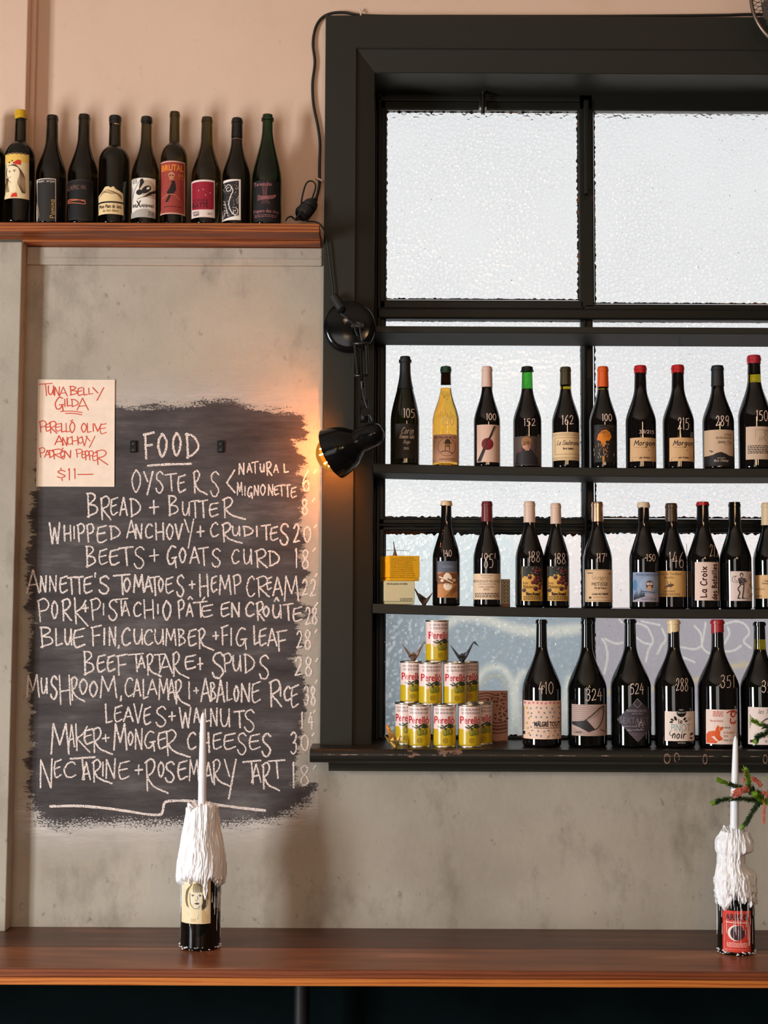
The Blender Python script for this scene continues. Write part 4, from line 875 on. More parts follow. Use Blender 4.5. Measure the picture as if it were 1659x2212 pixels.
def L(a):
    a.rect(S(228, 188, 146), 1264, 1230, 1324, 1300); a.frame(S(90, 70, 54), .7, 1266, 1232, 1328, 1297); a.hand(S(70, 56, 48), .8, 'Gamay', 1268, 1235, 1281, 1239, shear=.3); a.hand(S(70, 56, 48), .7, '2021', 1314, 1237, 1322, 1240); a.text(S(176, 142, 104), 'Sextant', 1278, 1243, 1315, 1252); a.text(S(176, 142, 104), 'x', 1294, 1246, 1304, 1256)
    a.hand(S(60, 44, 36), 1.2, 'METISSE', 1278, 1258, 1313, 1265); a.hand(S(60, 44, 36), .8, 'Vin de France', 1284, 1268, 1310, 1272); a.hand(INK, .9, 'Julien ALTABER', 1278, 1281, 1314, 1285); a.rect(INK, 1272, 1289, 1277.5, 1293); a.greek(S(150, 120, 90), 1281, 1289, 1312, 1292, 2, 6)
rowC(1291, 1085, 63, 'burg', 'gdark', 'bottle with a shiny metallic capsule and a beige label, standing in front of the mullion', cap={'y': 1127, 'm': (214, 170, 142), 'r': .22, 'metal': .9}, lab=L, price=[("117'", 1288, 1195, 1311, 1214, 1.4)])
def L(a):
    a.rect(S(140, 156, 184), 1367, 1236, 1426, 1300); a.poly(S(176, 164, 176), [(1367, 1290), (1400, 1282), (1426, 1284), (1426, 1300), (1367, 1300)]); a.ell(S(156, 172, 196), 1402, 1262, 20, 17); a.text(S(40, 44, 70), 'PREMIERE PAPEUR DE VIN', 1374, 1239.5, 1424, 1244); a.ell(S(84, 128, 172), 1372, 1264, 5, 12)
    for k in range(8): a.poly(S(40, 48, 60), [(1368 + k * 3, 1296 - k), (1370 + k * 3, 1280 - k % 3 * 4), (1372 + k * 3, 1296 - k)])
    br = S(108, 62, 52); a.ell(br, 1403, 1265, 7.4, 9.5); a.ell(br, 1403, 1259, 7, 5); a.ell(S(214, 170, 128), 1403, 1271, 5, 6)
    for x in (1400, 1406.5): a.ell(S(244, 232, 220), x, 1261, 3, 3); a.ell(INK, x, 1261, 1.1)
    a.line(S(60, 50, 60), 1.1, [(1386, 1277), (1400, 1278), (1414, 1280)], 3); a.line(S(70, 70, 90), .7, [(1387, 1278), (1394, 1289), (1410, 1291)], 3); a.greek(S(90, 90, 110), 1385, 1293, 1418, 1297, 2, 1)
rowC(1391, 1086, 64, 'burg', 'gdark', 'bottle with a torn cream seal and a blue label of an owl on a branch', cap={'y': 1097, 'm': (224, 196, 164), 's': 'wax', 'r': .6}, lab=L, price=[('150', 1396, 1197, 1416, 1212, 1.5)], wine=[('golive', 1126, 1122, .0004)])
def L(a):
    a.rect(S(222, 172, 106), 1425, 1233, 1482, 1289); a.text(INK, 'Clos du Tue-Bœuf', 1424, 1236.5, 1473, 1242, .005, .2); a.text(INK, 'Rouillon', 1435, 1245, 1456, 1249.5, .005, .2); b = S(90, 60, 36); a.poly(b, [(1436, 1268), (1444, 1262), (1453, 1261), (1456, 1264), (1450, 1268), (1443, 1268)]); a.line(b, 1.2, [(1444, 1263), (1441, 1255)]); a.line(b, 1.2, [(1450, 1261), (1447, 1257)])
    for x in (1437, 1441, 1450): a.line(b, 1, [(x, 1267), (x - 2, 1272)])
    a.text(INK, 'CHEVERNY', 1431, 1275, 1459, 1279.5); a.greek(S(90, 60, 40), 1427, 1282, 1470, 1287, 2, 7)
rowC(1451, 1088, 65, 'burg', 'gdark', 'bottle with bronze capsule and tan label half behind the owl label, marked 146', cap={'y': 1127, 'm': (72, 50, 28), 'r': .25}, lab=L, price=[('146', 1444, 1192, 1478, 1226, 1.4)], Y=4.165)
def L(a):
    a.rect(S(236, 206, 190), 1501, 1214, 1557, 1297); c = S(66, 22, 30); a.hand(c, 3, 'La Croix', 1513, 1224, 1527, 1291, 1); a.hand(c, 2.4, 'des Batailles', 1538, 1218, 1549, 1295, 1)
rowC(1519, 1085, 68, 'burg', 'gdark', 'bottle with a thin red seal and a pale label lettered sideways in big brush script', cap={'y': 1092, 'm': (176, 18, 26), 's': 'wax', 'r': .2}, lab=L, price=[('217', 1533, 1175, 1553, 1203, 1.1)])
def L(a):
    a.rect(S(230, 206, 196), 1578, 1234, 1627, 1298); a.line(INK, .9, [(1592, 1244), (1583, 1246), (1582, 1254), (1588, 1258), (1594, 1257), (1587, 1252), (1588, 1246), (1592, 1244)], 3); a.ell(INK, 1602, 1242, 4, 5); a.ell(S(214, 190, 180), 1602, 1243, 2.4, 3.4)
    a.poly(S(70, 58, 56), [(1594, 1250), (1600, 1247), (1610, 1249), (1614, 1256), (1606, 1264), (1597, 1262)]); rnd = random.Random(2)
    for k in range(40): a.ell(S(226, 204, 194), rnd.uniform(1595, 1612), rnd.uniform(1248, 1262), .6, None, 5)
    a.line(INK, 2, [(1601, 1262), (1594, 1272), (1598, 1280), (1594, 1291), (1598, 1292)], 3); a.line(INK, 2, [(1607, 1262), (1606, 1275), (1604, 1291), (1608, 1292)], 3); a.ell(S(206, 184, 174), 1619, 1276, 6, 7)
    for k in range(11): t = -1.5 + k * .3; a.line(INK, .8, [(1619 + 8 * math.cos(t), 1276 + 9 * math.sin(t)), (1619 + 13 * math.cos(t) * .6, 1276 + 15 * math.sin(t))])
    a.line(INK, .7, [(1592, 1293), (1618, 1292)]); a.text(INK, '1991', 1619, 1240, 1624, 1253, rot=1)
rowC(1588, 1085, 68, 'burg', 'gblack', 'black-topped bottle with a white label of a dancing line figure and a sun', lab=L)
def L(a):
    a.rect(S(224, 180, 126), 1630, 1242, 1694, 1293); a.hand(S(90, 60, 44), .8, 'Les', 1650, 1252, 1657, 1256); a.hand(S(90, 60, 44), .8, 'Petites', 1646, 1258, 1659, 1262); a.greek(S(120, 84, 60), 1632, 1271, 1652, 1275, 2, 1); a.greek(S(120, 84, 60), 1632, 1286, 1646, 1291, 2, 1); a.ell(S(150, 30, 34), 1659, 1256, 2)
rowC(1659, 1087, 64, 'burg', 'gblack', 'bottle with a cream capsule cut by the right edge of the middle window row', cap={'y': 1135, 'm': (222, 192, 152), 'r': .4}, lab=L, Y=4.15)
# ---- magnums on the sill
YD = 4.055
def rowD(xc, *a, **k): return bottle(xc, a[0], a[1], a[2], YD, zs + .0002, a[3], a[4], GD, name='magnum_bottle', **k)
def L(a):
    a.rect(S(238, 200, 176), 1127, 1514, 1215, 1597)
    for x in range(1134, 1214, 9): a.ell(S(218, 128, 130), x, 1518 + (x % 4) * .5, 3, 2.8, 10)
    rnd = random.Random(5); bl = [(110, 136, 160), (126, 124, 150), (150, 140, 150), (98, 130, 150)]
    for r in range(7):
        for c in range(6):
            if 2 < r < 5 and c > 1: continue
            x, y = 1146 + c * 12 + (r % 2) * 4 + rnd.uniform(-2, 2), 1530 + r * 10 + rnd.uniform(-2, 2)
            if y < 1595: a.ell(S(*rnd.choice(bl)), x, y, 1.7, 2.3, 8, rnd.uniform(-1, 1))
    for k in range(6): a.ell(S(196, 172, 70), 1138 + (k % 3) * 2, 1530 + k * 11, 1.8, 2.8, 8, .3)
    a.text(S(24, 20, 22), 'MALGRÉ TOUT', 1154, 1556, 1210, 1570, .03); a.greek(S(60, 44, 44), 1154, 1572, 1210, 1575, 1, 1); a.line(S(220, 160, 130), 1.2, [(1180, 1597), (1196, 1570), (1214, 1545)], 3); a.rect(INK, 1130, 1581, 1134, 1588); a.greek(S(90, 70, 64), 1130, 1528, 1132.5, 1578, 16, 2)
rowD(1170, 1338, 83, 'mag', 'gdark', 'large bottle with a polka-dot pink label beside the tin pyramid, marked 410', lab=L, price=[('410', 1163, 1473, 1196, 1499, 1.4)])
def L(a):
    a.rect(S(186, 158, 148), 1235, 1522, 1311, 1590)
    for k in range(9): a.line(S(140, 112, 104), .9, [(1236, 1526 + k * 4), (1260, 1524 + k * 4.4), (1300 - k, 1530 + k * 2)], 3)
    d = S(44, 38, 38); a.poly(S(176, 146, 134), [(1235, 1572), (1262, 1580), (1311, 1590), (1235, 1590)]); a.poly(d, [(1235, 1560), (1252, 1558), (1268, 1556), (1276, 1565), (1286, 1576), (1272, 1582), (1252, 1572), (1236, 1566)]); a.line(d, 2.2, [(1262, 1558), (1280, 1544), (1296, 1530), (1304, 1526)], 3); a.line(d, 1.8, [(1304, 1526), (1302, 1552), (1292, 1572), (1274, 1580)], 4); a.line(S(120, 96, 88), 1, [(1296, 1530), (1311, 1540)])
    a.hand(S(40, 34, 34), .9, 'Lamia', 1240, 1579, 1256, 1584, shear=.3)
    for k in range(6): a.line(d, 1, [(1296 + k * 2, 1576 + k), (1300 + k * 2, 1577 + k)])
rowD(1268, 1339, 84, 'mag', 'gblack', 'large bottle with a sepia photo label of a draped cloth, marked 324', lab=L, price=[('324', 1265, 1488, 1301, 1514, 1.8)])
def L(a):
    g = S(66, 58, 66); a.poly(g, [(1332, 1555), (1378, 1509), (1424, 1555), (1378, 1604)]); lt = S(172, 160, 164); a.line(lt, .8, [(1368, 1520), (1377, 1509), (1386, 1520), (1377, 1529), (1368, 1520)]); a.text(lt, "MONTHELIE 1ER CRU", 1353, 1533, 1397, 1538); a.text(lt, "SUR LA VELLE", 1365, 1540, 1389, 1543); a.text(S(122, 110, 116), "SEXTANT", 1339, 1550, 1402, 1563, -.012); a.text(lt, "JULIEN ALTABER", 1348, 1568, 1373, 1571); a.text(lt, "1500ml", 1354, 1575, 1365, 1580); a.greek(lt, 1367, 1576, 1392, 1579, 1, 1)
    rnd = random.Random(6)
    for k in range(46): x = rnd.gauss(1383, 5); y = rnd.gauss(1566, 6); a.ell(S(214, 200, 196), x, y, .8, None, 6)
    for k in range(9): w_ = 20 - k * 2; a.greek(S(126, 108, 116), 1378 - w_, 1583 + k * 2, 1378 + w_, 1585 + k * 2, 1, k)
rowD(1362, 1337, 86, 'mag2', 'gblack', 'large bottle with a grey diamond-shaped label, marked 524', lab=L, price=[('524', 1361, 1476, 1391, 1500, 1.5)])
def L(a):
    a.rect(S(242, 220, 206), 1436, 1537, 1500, 1601); k = S(22, 20, 22); a.ell(k, 1472, 1540, 10.5, 9); a.text(WHT, 'Icare', 1468, 1531, 1476, 1535); a.text(WHT, 'Bernard', 1464, 1537, 1480, 1541); a.hand(k, 1.8, 'le', 1465, 1553, 1474, 1563); a.text(S(104, 164, 170), 'PINOT', 1450, 1564, 1491, 1580, -.01); a.hand(k, 2.4, 'noir', 1451, 1579, 1481, 1595, shear=.15); a.line(k, 1.4, [(1452, 1590), (1446, 1586), (1448, 1580)], 3)
    for cx, cy, r, t in ((1459, 1552, 4, 1.1), (1452, 1555, 3, .5), (1450, 1560, 3, 0), (1479, 1553, 3, -1), (1482, 1558, 2.4, -.4), (1494, 1586, 3.2, 2.6), (1493, 1595, 2.4, .5)): a.ell(k, cx, cy, r * 1.3, r * .75, 12, t)
    a.line(k, .6, [(1486, 1552), (1489, 1550), (1491, 1553), (1489, 1556), (1486, 1554)], 3); a.text(WHT, 'VIN DE FRANCE', 1464, 1603.5, 1481, 1606)
rowD(1456, 1339, 86, 'mag2', 'gdark', 'large bottle with a cream wax top and a white label lettered in teal and black', cap={'y': 1365, 'm': (226, 198, 152), 's': 'wax', 'r': .3, 'slant': -.12}, lab=L, price=[('288', 1460, 1465, 1487, 1493, 1.4)])
def L(a):
    a.rect(S(240, 214, 200), 1525, 1533, 1592, 1608); o = S(226, 88, 28); a.poly(o, [(1526, 1587), (1531, 1581), (1540, 1579), (1545, 1579), (1547, 1572), (1551, 1566), (1554, 1571), (1562, 1570), (1561, 1576), (1556, 1580), (1557, 1590), (1560, 1594), (1562, 1597), (1553, 1595), (1551, 1589), (1546, 1590), (1550, 1597), (1556, 1600), (1550, 1602), (1548, 1606), (1526, 1606)])
    a.poly(S(240, 214, 200), [(1537, 1592), (1543, 1590), (1548, 1597), (1553, 1601), (1547, 1601)]); a.line(S(240, 214, 200), .9, [(1553, 1573), (1556, 1580), (1556, 1590)], 3)
    r = S(190, 50, 44); a.ell(r, 1583, 1543, 6, 7); a.ell(S(240, 214, 200), 1584, 1543, 3, 4); a.line(r, 2.4, [(1570, 1540), (1578, 1536), (1588, 1536), (1591, 1542)], 3); a.line(r, 2.6, [(1578, 1552), (1578, 1560), (1584, 1562), (1590, 1558)], 3)
    for k in range(3): a.ell(r, 1580 + k * 4, 1563, 1.4)
    a.greek(r, 1540, 1537, 1562, 1549, 4, 2); a.text(r, 'Vin de France', 1533, 1555, 1562, 1559.5); a.text(S(90, 34, 34), 'Le Bélouk', 1560, 1569.5, 1578, 1573.5); a.text(r, 'le Ginglet', 1563, 1580, 1586, 1586); a.text(r, '2018', 1563, 1588, 1572, 1592); a.text(INK, '14.5 % vol', 1563, 1597, 1590, 1601)
rowD(1551, 1339, 88, 'mag2', 'gdark', 'large bottle with a red wax top and a label of an orange fox', cap={'y': 1366, 'm': (164, 38, 44), 's': 'wax', 'r': .3, 'slant': -.12}, lab=L, price=[('351', 1556, 1458, 1588, 1486, 1.5)])
def L(a):
    a.rect(S(236, 216, 206), 1616, 1528, 1684, 1609); a.hand(INK, 1, 'les Terres', 1637, 1532, 1682, 1542, shear=.3); a.greek(INK, 1619, 1545, 1623, 1575, 10, 1); a.rect(INK, 1620, 1599, 1630, 1605); a.text(INK, 'BLANC', 1653, 1599, 1672, 1603); a.line(S(90, 84, 90), 3, [(1646, 1560), (1660, 1552), (1676, 1562)], 3)
rowD(1642, 1343, 86, 'mag2', 'gblack', 'large bottle at the right edge of the sill, partly behind the green sprig', lab=L, price=[('352', 1645, 1470, 1680, 1496, 1.8)], wine=[('gyellow', 1403, 1381, .0004)])
# ------------------------------------------------------------------ tins on the sill
def tin_proto(xc, y0, y1, wpx, Y, zb, label):
    k = mpp(Y); R = wpx * k / 2; x = at(xc, 1570, Y).x; H = at(xc, y0, Y).z - zb
    t = thing('olive_tin', (x, Y, zb), label, 'tin can', 'stacked olive tins in the window')
    def f(z):
        u = z / H
        r = R * .975
        if .40 < u < .74: r -= R * .008 * (1 + math.cos((u - .40) / .34 * 2 * math.pi * 9))
        if u < .06: r = R * (.94 + .035 * u / .06)
        return r
    bm = B(); cl = bm.loops.layers.float_color.new('Col')
    pr = [(f(H * (.03 + .94 * q / 90)), H * (.03 + .94 * q / 90)) for q in range(91)]; lathe(bm, pr, 72)
    up, dn = S(244, 216, 206), S(206, 172, 26)
    for fc in bm.faces:
        c = up if fc.calc_center_median().z > .43 * H else dn
        for l in fc.loops: l[cl] = (*c, 1)
    obj('body', bm, M['gloss'], t, True, None, 60)
    for nm, za, zb_ in (('base_rim', 0, .035), ('lid', .955, 1)):
        bm = B()
        if nm == 'lid': q = [(R * .96, H * za), (R, H * .97), (R, H * .992), (R * .985, H), (R * .955, H), (R * .945, H * .975), (R * .5, H * .97), (0, H * .97)]
        else: q = [(0, H * .012), (R * .93, H * .012), (R * .95, 0), (R * .985, 0), (R * .99, H * .02), (R * .96, H * .036)]
        lathe(bm, q, 56); obj(nm, bm, M['tin'], t, True, None, 40)
    a = Art(); w0, w1 = xc - wpx / 2 + 1.5, xc + wpx / 2 - 1.5; Hh = y1 - y0; V = lambda v: y0 + v * Hh
    g = S(206, 172, 26)
    a.poly(g, [(w0, V(.575)), (w0, V(.645)), (xc - 14, V(.615)), (xc - 4, V(.58)), (xc + 8, V(.55)), (w1 - 4, V(.50)), (w1, V(.48)), (w1, V(.575))])
    a.text(INK, 'COCKTAIL PICANTE', xc - 20, V(.105), xc + 21, V(.15), .01); a.greek(S(120, 84, 80), xc - 19, V(.185), xc + 20, V(.24), 2, 3)
    r_ = S(196, 30, 44); a.text(r_, 'Perelló', xc - 22, V(.285), xc + 22, V(.455), .016)
    lf = S(62, 66, 34); ol = S(146, 138, 42); dk = S(84, 84, 30)
    for cx, cy, rx, ry, t_ in ((xc + 12, .535, 6, 2.6, .2), (xc + 14, .50, 7.5, 4, .5), (xc + 4, .50, 6, 2, -.5), (xc - 9, .535, 6, 1.6, .3), (xc - 3, .55, 7, 1.6, 0), (xc - 4, .505, 5, 1.3, .6), (xc + 1, .61, 2, 6, .5)): a.ell(lf, cx, V(cy), rx, ry, 14, t_)
    a.ell(S(234, 196, 180), xc - 9, V(.60), 4, 3.4)
    for cx, cy in ((xc + 6, .655), (xc + 14, .645), (xc + 1, .66)):
        a.ell(dk, cx, V(cy), 4.6, 6.6, 16); a.ell(ol, cx - .3, V(cy - .004), 3.7, 5.7, 16); a.ell(S(190, 180, 80), cx - 1.4, V(cy - .02), 1, 2, 8)
    a.line(lf, 1.2, [(xc + 20, V(.46)), (xc + 10, V(.53)), (xc + 2, V(.56))], 3)
    b_ = S(140, 104, 22); a.line(b_, .7, [(xc + 2 + 5.2 * math.cos(q * .42), V(.84) + 5.2 * math.sin(q * .42)) for q in range(16)]); a.line(b_, .6, [(xc + 2 + 3.6 * math.cos(q * .42), V(.84) + 3.6 * math.sin(q * .42)) for q in range(16)]); a.ell(b_, xc + 2, V(.84), 1.3)
    a.build('label', M['gloss'], t, lathe_hit(x, Y, zb, lambda z: R * .975, xc, .0002), (x, Y, zb))
    return t, R, H
def dup(root, loc, label, rz=0):
    r = root.copy(); COL.objects.link(r); r.location = loc; r['label'] = label; r.rotation_euler[2] = rz
    for ch in list(root.children):
        c = ch.copy(); COL.objects.link(c); c.parent = r
    return r
YT = 4.035
tin, TR, TH = tin_proto(960, 1521, 1615, 51, YT, zs + .0002, 'middle tin of the three standing in front on the sill')
def tinat(px, Y, lev, lab, rz=0): return dup(tin, (X(px, Y, 1560), Y, zs + .0002 + lev * (TH + .0003)), lab, rz)
YT2 = YT + 2 * TR + .014
tinat(906, YT, 0, 'left tin of the three standing in front on the sill, beside the gold folded crane', -.05)
tinat(1014.5, YT, 0, 'right tin of the three standing in front on the sill', .08)
tinat(878, YT2, 0, 'tin on the sill half hidden behind the left front tin and the gold crane', -.1)
tinat(1039, YT2, 0, 'tin on the sill half hidden behind the right front tin, next to the brown card', .1)
tinat(929.5, YT, 1, 'front left tin of the second tier of the pyramid', .12)
tinat(982.5, YT, 1, 'front right tin of the second tier, under the black crane', .08)
tinat(889, YT2, 1, 'rear left tin of the second tier, under the brown crane', .02)
tinat(1010, YT2, 1, 'rear right tin of the second tier, mostly hidden by the front right one', .12)
tinat(944, (YT + YT2) / 2 - .008, 2, 'single tin on top of the tin pyramid', .22)

# ------------------------------------------------------------------ folded paper cranes
M['copper'] = plain('copper_foil_paper', S(120, 86, 64), .45, .3, var=.5, bscale=300)
M['blackpaper'] = plain('black_folding_paper', S(34, 32, 36), .5, var=.4, bscale=300)
M['brownpaper'] = plain('brown_folding_paper', S(92, 70, 54), .6, var=.5, bscale=400)
M['gold'] = plain('gold_foil_paper', S(214, 186, 112), .3, .75, var=.5, bscale=500)
def crane(name, px, py, Y, zb, size, rz, mat, label, lean=0, wing=(.35, .15), wspan=1.0, tail=1.0, neck=1.0):
    t = thing(name, (X(px, Y, py), Y, zb), label, 'origami crane', 'folded paper cranes in the window')
    s = size
    Mr = Matrix.Rotation(rz, 4, 'Z') @ Matrix.Rotation(lean, 4, 'Y')
    def prism(pts, th):   # a folded blade: two skins meeting at the outline
        bm = B(); P = [Vector(p) for p in pts]; c = sum(P, Vector()) / len(P); n = (P[1] - P[0]).cross(P[2] - P[0]).normalized()
        va = bm.verts.new(Mr @ (c + n * th)); vb = bm.verts.new(Mr @ (c - n * th)); vs = [bm.verts.new(Mr @ p) for p in P]
        for k in range(len(P)):
            bm.faces.new((vs[k], vs[(k + 1) % len(P)], va)); bm.faces.new((vs[(k + 1) % len(P)], vs[k], vb))
        return bm
    bm = B(); b0 = [(-.22, 0, .30), (.22, 0, .30), (0, .13, 0), (0, -.13, 0), (.10, 0, 0), (-.10, 0, 0), (0, 0, .46)]
    vs = [bm.verts.new(Mr @ (Vector(p) * s)) for p in b0]
    for f in ((0, 3, 6), (3, 1, 6), (1, 2, 6), (2, 0, 6), (0, 5, 3), (5, 4, 3), (4, 1, 3), (1, 4, 2), (4, 5, 2), (5, 0, 2)): bm.faces.new([vs[k] for k in f])
    obj('body', bm, M[mat], t)
    V = lambda *p: tuple(c * s for c in p)
    obj('neck', prism([V(.08, 0, .02), V(.26, 0, .24), V(.52 * neck, 0, .86 * neck), V(.44 * neck, 0, .80 * neck), V(.12, 0, .36)], .035 * s), M[mat], t)
    obj('head', prism([V(.52 * neck, 0, .86 * neck), V(.44 * neck, 0, .78 * neck), V(.70 * neck, 0, .62 * neck)], .02 * s), M[mat], t)
    obj('tail', prism([V(-.08, 0, .02), V(-.24, 0, .22), V(-.58 * tail, 0, .82 * tail), V(-.14, 0, .36)], .03 * s), M[mat], t)
    for sg in (1, -1):
        obj('wing', prism([V(-.18, sg * .03, .32), V(.18, sg * .03, .32), V(.06, sg * .78 * wspan, .32 + (wing[0] if sg > 0 else wing[1])), V(-.02, sg * .80 * wspan, .30 + (wing[0] if sg > 0 else wing[1]))], .012 * s), M[mat], t)
    return t
zt2_ = zs + 2 * (TH + .0003)
crane('paper_crane', 893, 1420, YT2, zt2_, .058, -.35, 'copper', 'brown paper crane standing on the left tin of the second tier', 0, (.1, -.1), 1, 1.1, 1.2)
crane('paper_crane', 998, 1420, YT - .004, zt2_, .058, -.25, 'blackpaper', 'black paper crane standing on the right tin of the second tier', 0, (.15, -.12), 1, 1.1, 1.25)
crane('paper_crane', 852, 1608, 3.99, zs + .0003, .066, .35, 'gold', 'crumpled gold foil crane standing on the sill at its left end', -.1, (.62, .02), 1.05, .75, .6)
crane('paper_crane', 916, 1300, 4.12, zCs + sC(X(916, 4.12)) + .0003, .056, math.pi - .3, 'brownpaper', 'dark brown paper crane on the middle shelf between the boxes and the egg label bottle', 0, (.3, .05), 1.1, .9, 1.1)
# patterned cards
def card(name, x0, y0, x1, y1, Y, zb, label, art, lean=.03, th=.0012):
    xm_ = (x0 + x1) / 2; c = at(xm_, y1, Y); wd = (x1 - x0) * mpp(Y) / 2; H = at(xm_, y0, Y).z - zb
    t = thing(name, (c.x, Y, zb), label, 'card'); Mx = Matrix.Rotation(-math.atan(lean), 4, 'X')
    bm = B(); box(bm, -wd, wd, 0, th, 0, H, 0, 1, Mx); obj('card_stock', bm, M['kraftbrown'], t)
    n = Mx.to_3x3() @ Vector((0, -1, 0)); a = Art(); art(a); a.build('printed_face', M['print'], t, plane_hit(Vector((c.x, Y, zb)) + n * .0004, n), (c.x, Y, zb), 0); return t
M['kraftbrown'] = plain('brown_card', S(176, 124, 98), .7)
def CA(a):
    a.rect(S(182, 128, 104), 1032, 1493, 1096, 1606); d = S(112, 66, 54)
    for y, s_ in ((1500, 3), (1506, 2), (1512, 2.4), (1560, 3), (1567, 4), (1574, 5), (1582, 3), (1600, 2)): a.line(d, s_, [(1033, y), (1052, y - 3), (1072, y + 2), (1094, y - 1)], 4)
    for cx, cy in ((1082, 1505), (1080, 1520), (1086, 1536), (1076, 1548), (1088, 1552), (1060, 1516)): 
        for k in range(5): a.ell(d, cx + 6 * math.cos(k * 1.26), cy + 5 * math.sin(k * 1.26), 5, 2.6, 10, k * 1.26)
        for k in range(5): a.ell(S(206, 154, 128), cx + 4 * math.cos(k * 1.26 + .6), cy + 4 * math.sin(k * 1.26 + .6), 3.6, 1.5, 8, k * 1.26 + .6)
card('patterned_card', 1031, 1492, 1097, 1607, 4.205, zs + .0003, 'brown card printed with flowers and bands leaning behind the tins', CA)
def CA2(a):
    a.rect(S(214, 196, 166), 1076, 1252, 1101, 1304); d = S(96, 82, 62)
    for r in range(6):
        for c in range(2):
            cx, cy = 1090 + c * 7, 1257 + r * 8
            a.line(d, 1, [(cx - 3, cy - 2), (cx, cy + 1), (cx + 3, cy - 2)], 3); a.ell(d, cx, cy + 3, 1.6, 1)
    a.poly(S(120, 92, 70), [(1077, 1268), (1081, 1266), (1083, 1280), (1077, 1284)])
card('patterned_card', 1075, 1251, 1102, 1309, 4.215, zCs + sC(X(1088, 4.2)) + .0003, 'small beige patterned card behind the maroon capsule bottle on the middle shelf', CA2)
# small dried sprig behind the middle row bottles
z_ = zCs + sC(X(1485, 4.215)); q = at(1486, 1310, 4.215)
sp = thing('dried_sprig', (q.x, 4.215, z_ + .0005), 'dried reddish sprig standing behind the sideways lettered bottle', 'dried flower')
bm = B(); tube(bm, [(0, 0, 0), (.002, .004, .08), (0, .008, .20)], [.0016, .0006], 6, 4); obj('stem', bm, M['brownpaper'], sp, True)
bm = B()
for k in range(9): bmesh.ops.create_icosphere(bm, subdivisions=1, radius=.006 + .004 * random.random(), matrix=Matrix.Translation((random.uniform(-.014, .012), .008 + random.uniform(-.004, .004), .13 + random.uniform(-.02, .03))))
obj('flower_head', bm, plain('dried_petals', S(150, 96, 76), .9), sp)

# ------------------------------------------------------------------ boxes at the left of the middle shelf
def carton(px0, pxc, px1, y0, y1, th, Y, zb, face, label, art, name='puzzle_box'):
    k = mpp(Y); W_ = (px1 - pxc) * k / math.cos(th); D_ = W_ * 1.05; H = at(pxc, y0, Y).z - zb
    c = at(pxc, y1, Y); t = thing(name, (c.x, Y, zb), label, 'box', None)
    R_ = Matrix.Rotation(th, 4, 'Z')
    bm = B(); box(bm, 0, W_, 0, D_, 0, H * .12, .0012, 2, R_); obj('tray', bm, M[face], t)
    bm = B(); box(bm, -.0012, W_ + .0012, -.0012, D_ + .0012, H * .13, H, .0014, 2, R_); obj('lid', bm, M[face], t)
    n = R_.to_3x3() @ Vector((0, -1, 0)); a = Art(); art(a); a.build('printing', M['print'], t, plane_hit(Vector((c.x, Y, zb)) + n * .0016, n), (c.x, Y, zb), 0)
    return t, H
M['boxyellow'] = plain('yellow_card', S(240, 178, 20), .5); M['boxcream'] = plain('cream_card', S(202, 194, 152), .6)
zl = zCs + sC(X(860, 4.09)) + .0003
def BA(a):
    a.text(INK, 'bits & pieces of aloha', 836, 1259, 880, 1264, .015); a.greek(S(70, 66, 54), 864, 1292, 891, 1299, 3, 3)
_, H1 = carton(826, 831, 895, 1254.5, 1303.5, .06, 4.085, zl, 'boxcream', 'cream puzzle box under the yellow box at the left end of the middle shelf', BA)
def BA(a):
    b = S(96, 62, 10); ls = ["This puzzle is a large purple vegetable,", "which is pretty weird and also kind of rare.", "How many other purple vegetables can", "you think of without looking it up on", "your phone? Not hot you kindly looked.", "Ok, off the top of my head I thought of", "an any corn, cabbage, carrots, potatoes", "and kohlrabi and probably a few others.", "We recommend it fried, roasted or lightly", "grilled -- the vegetable, not this puzzle."]
    for k, l in enumerate(ls): a.text(b, l, 844.5, 1204 + k * 4.25, 844.5 + 54 * len(l) / 43, 1207.1 + k * 4.25)
_, H2 = carton(822, 841, 906, 1200, 1254, .27, 4.088, zl + H1 + .0006, 'boxyellow', 'bright yellow puzzle box with lines of small print, stacked on the cream box', BA)
crane('paper_crane', 853, 1199, 4.13, zl + H1 + H2 + .001, .055, math.pi / 2 + .12, 'brownpaper', 'slim dark paper crane with outspread wings on top of the yellow box', 0, (.0, -.02), 1.0, .35, 1.05)

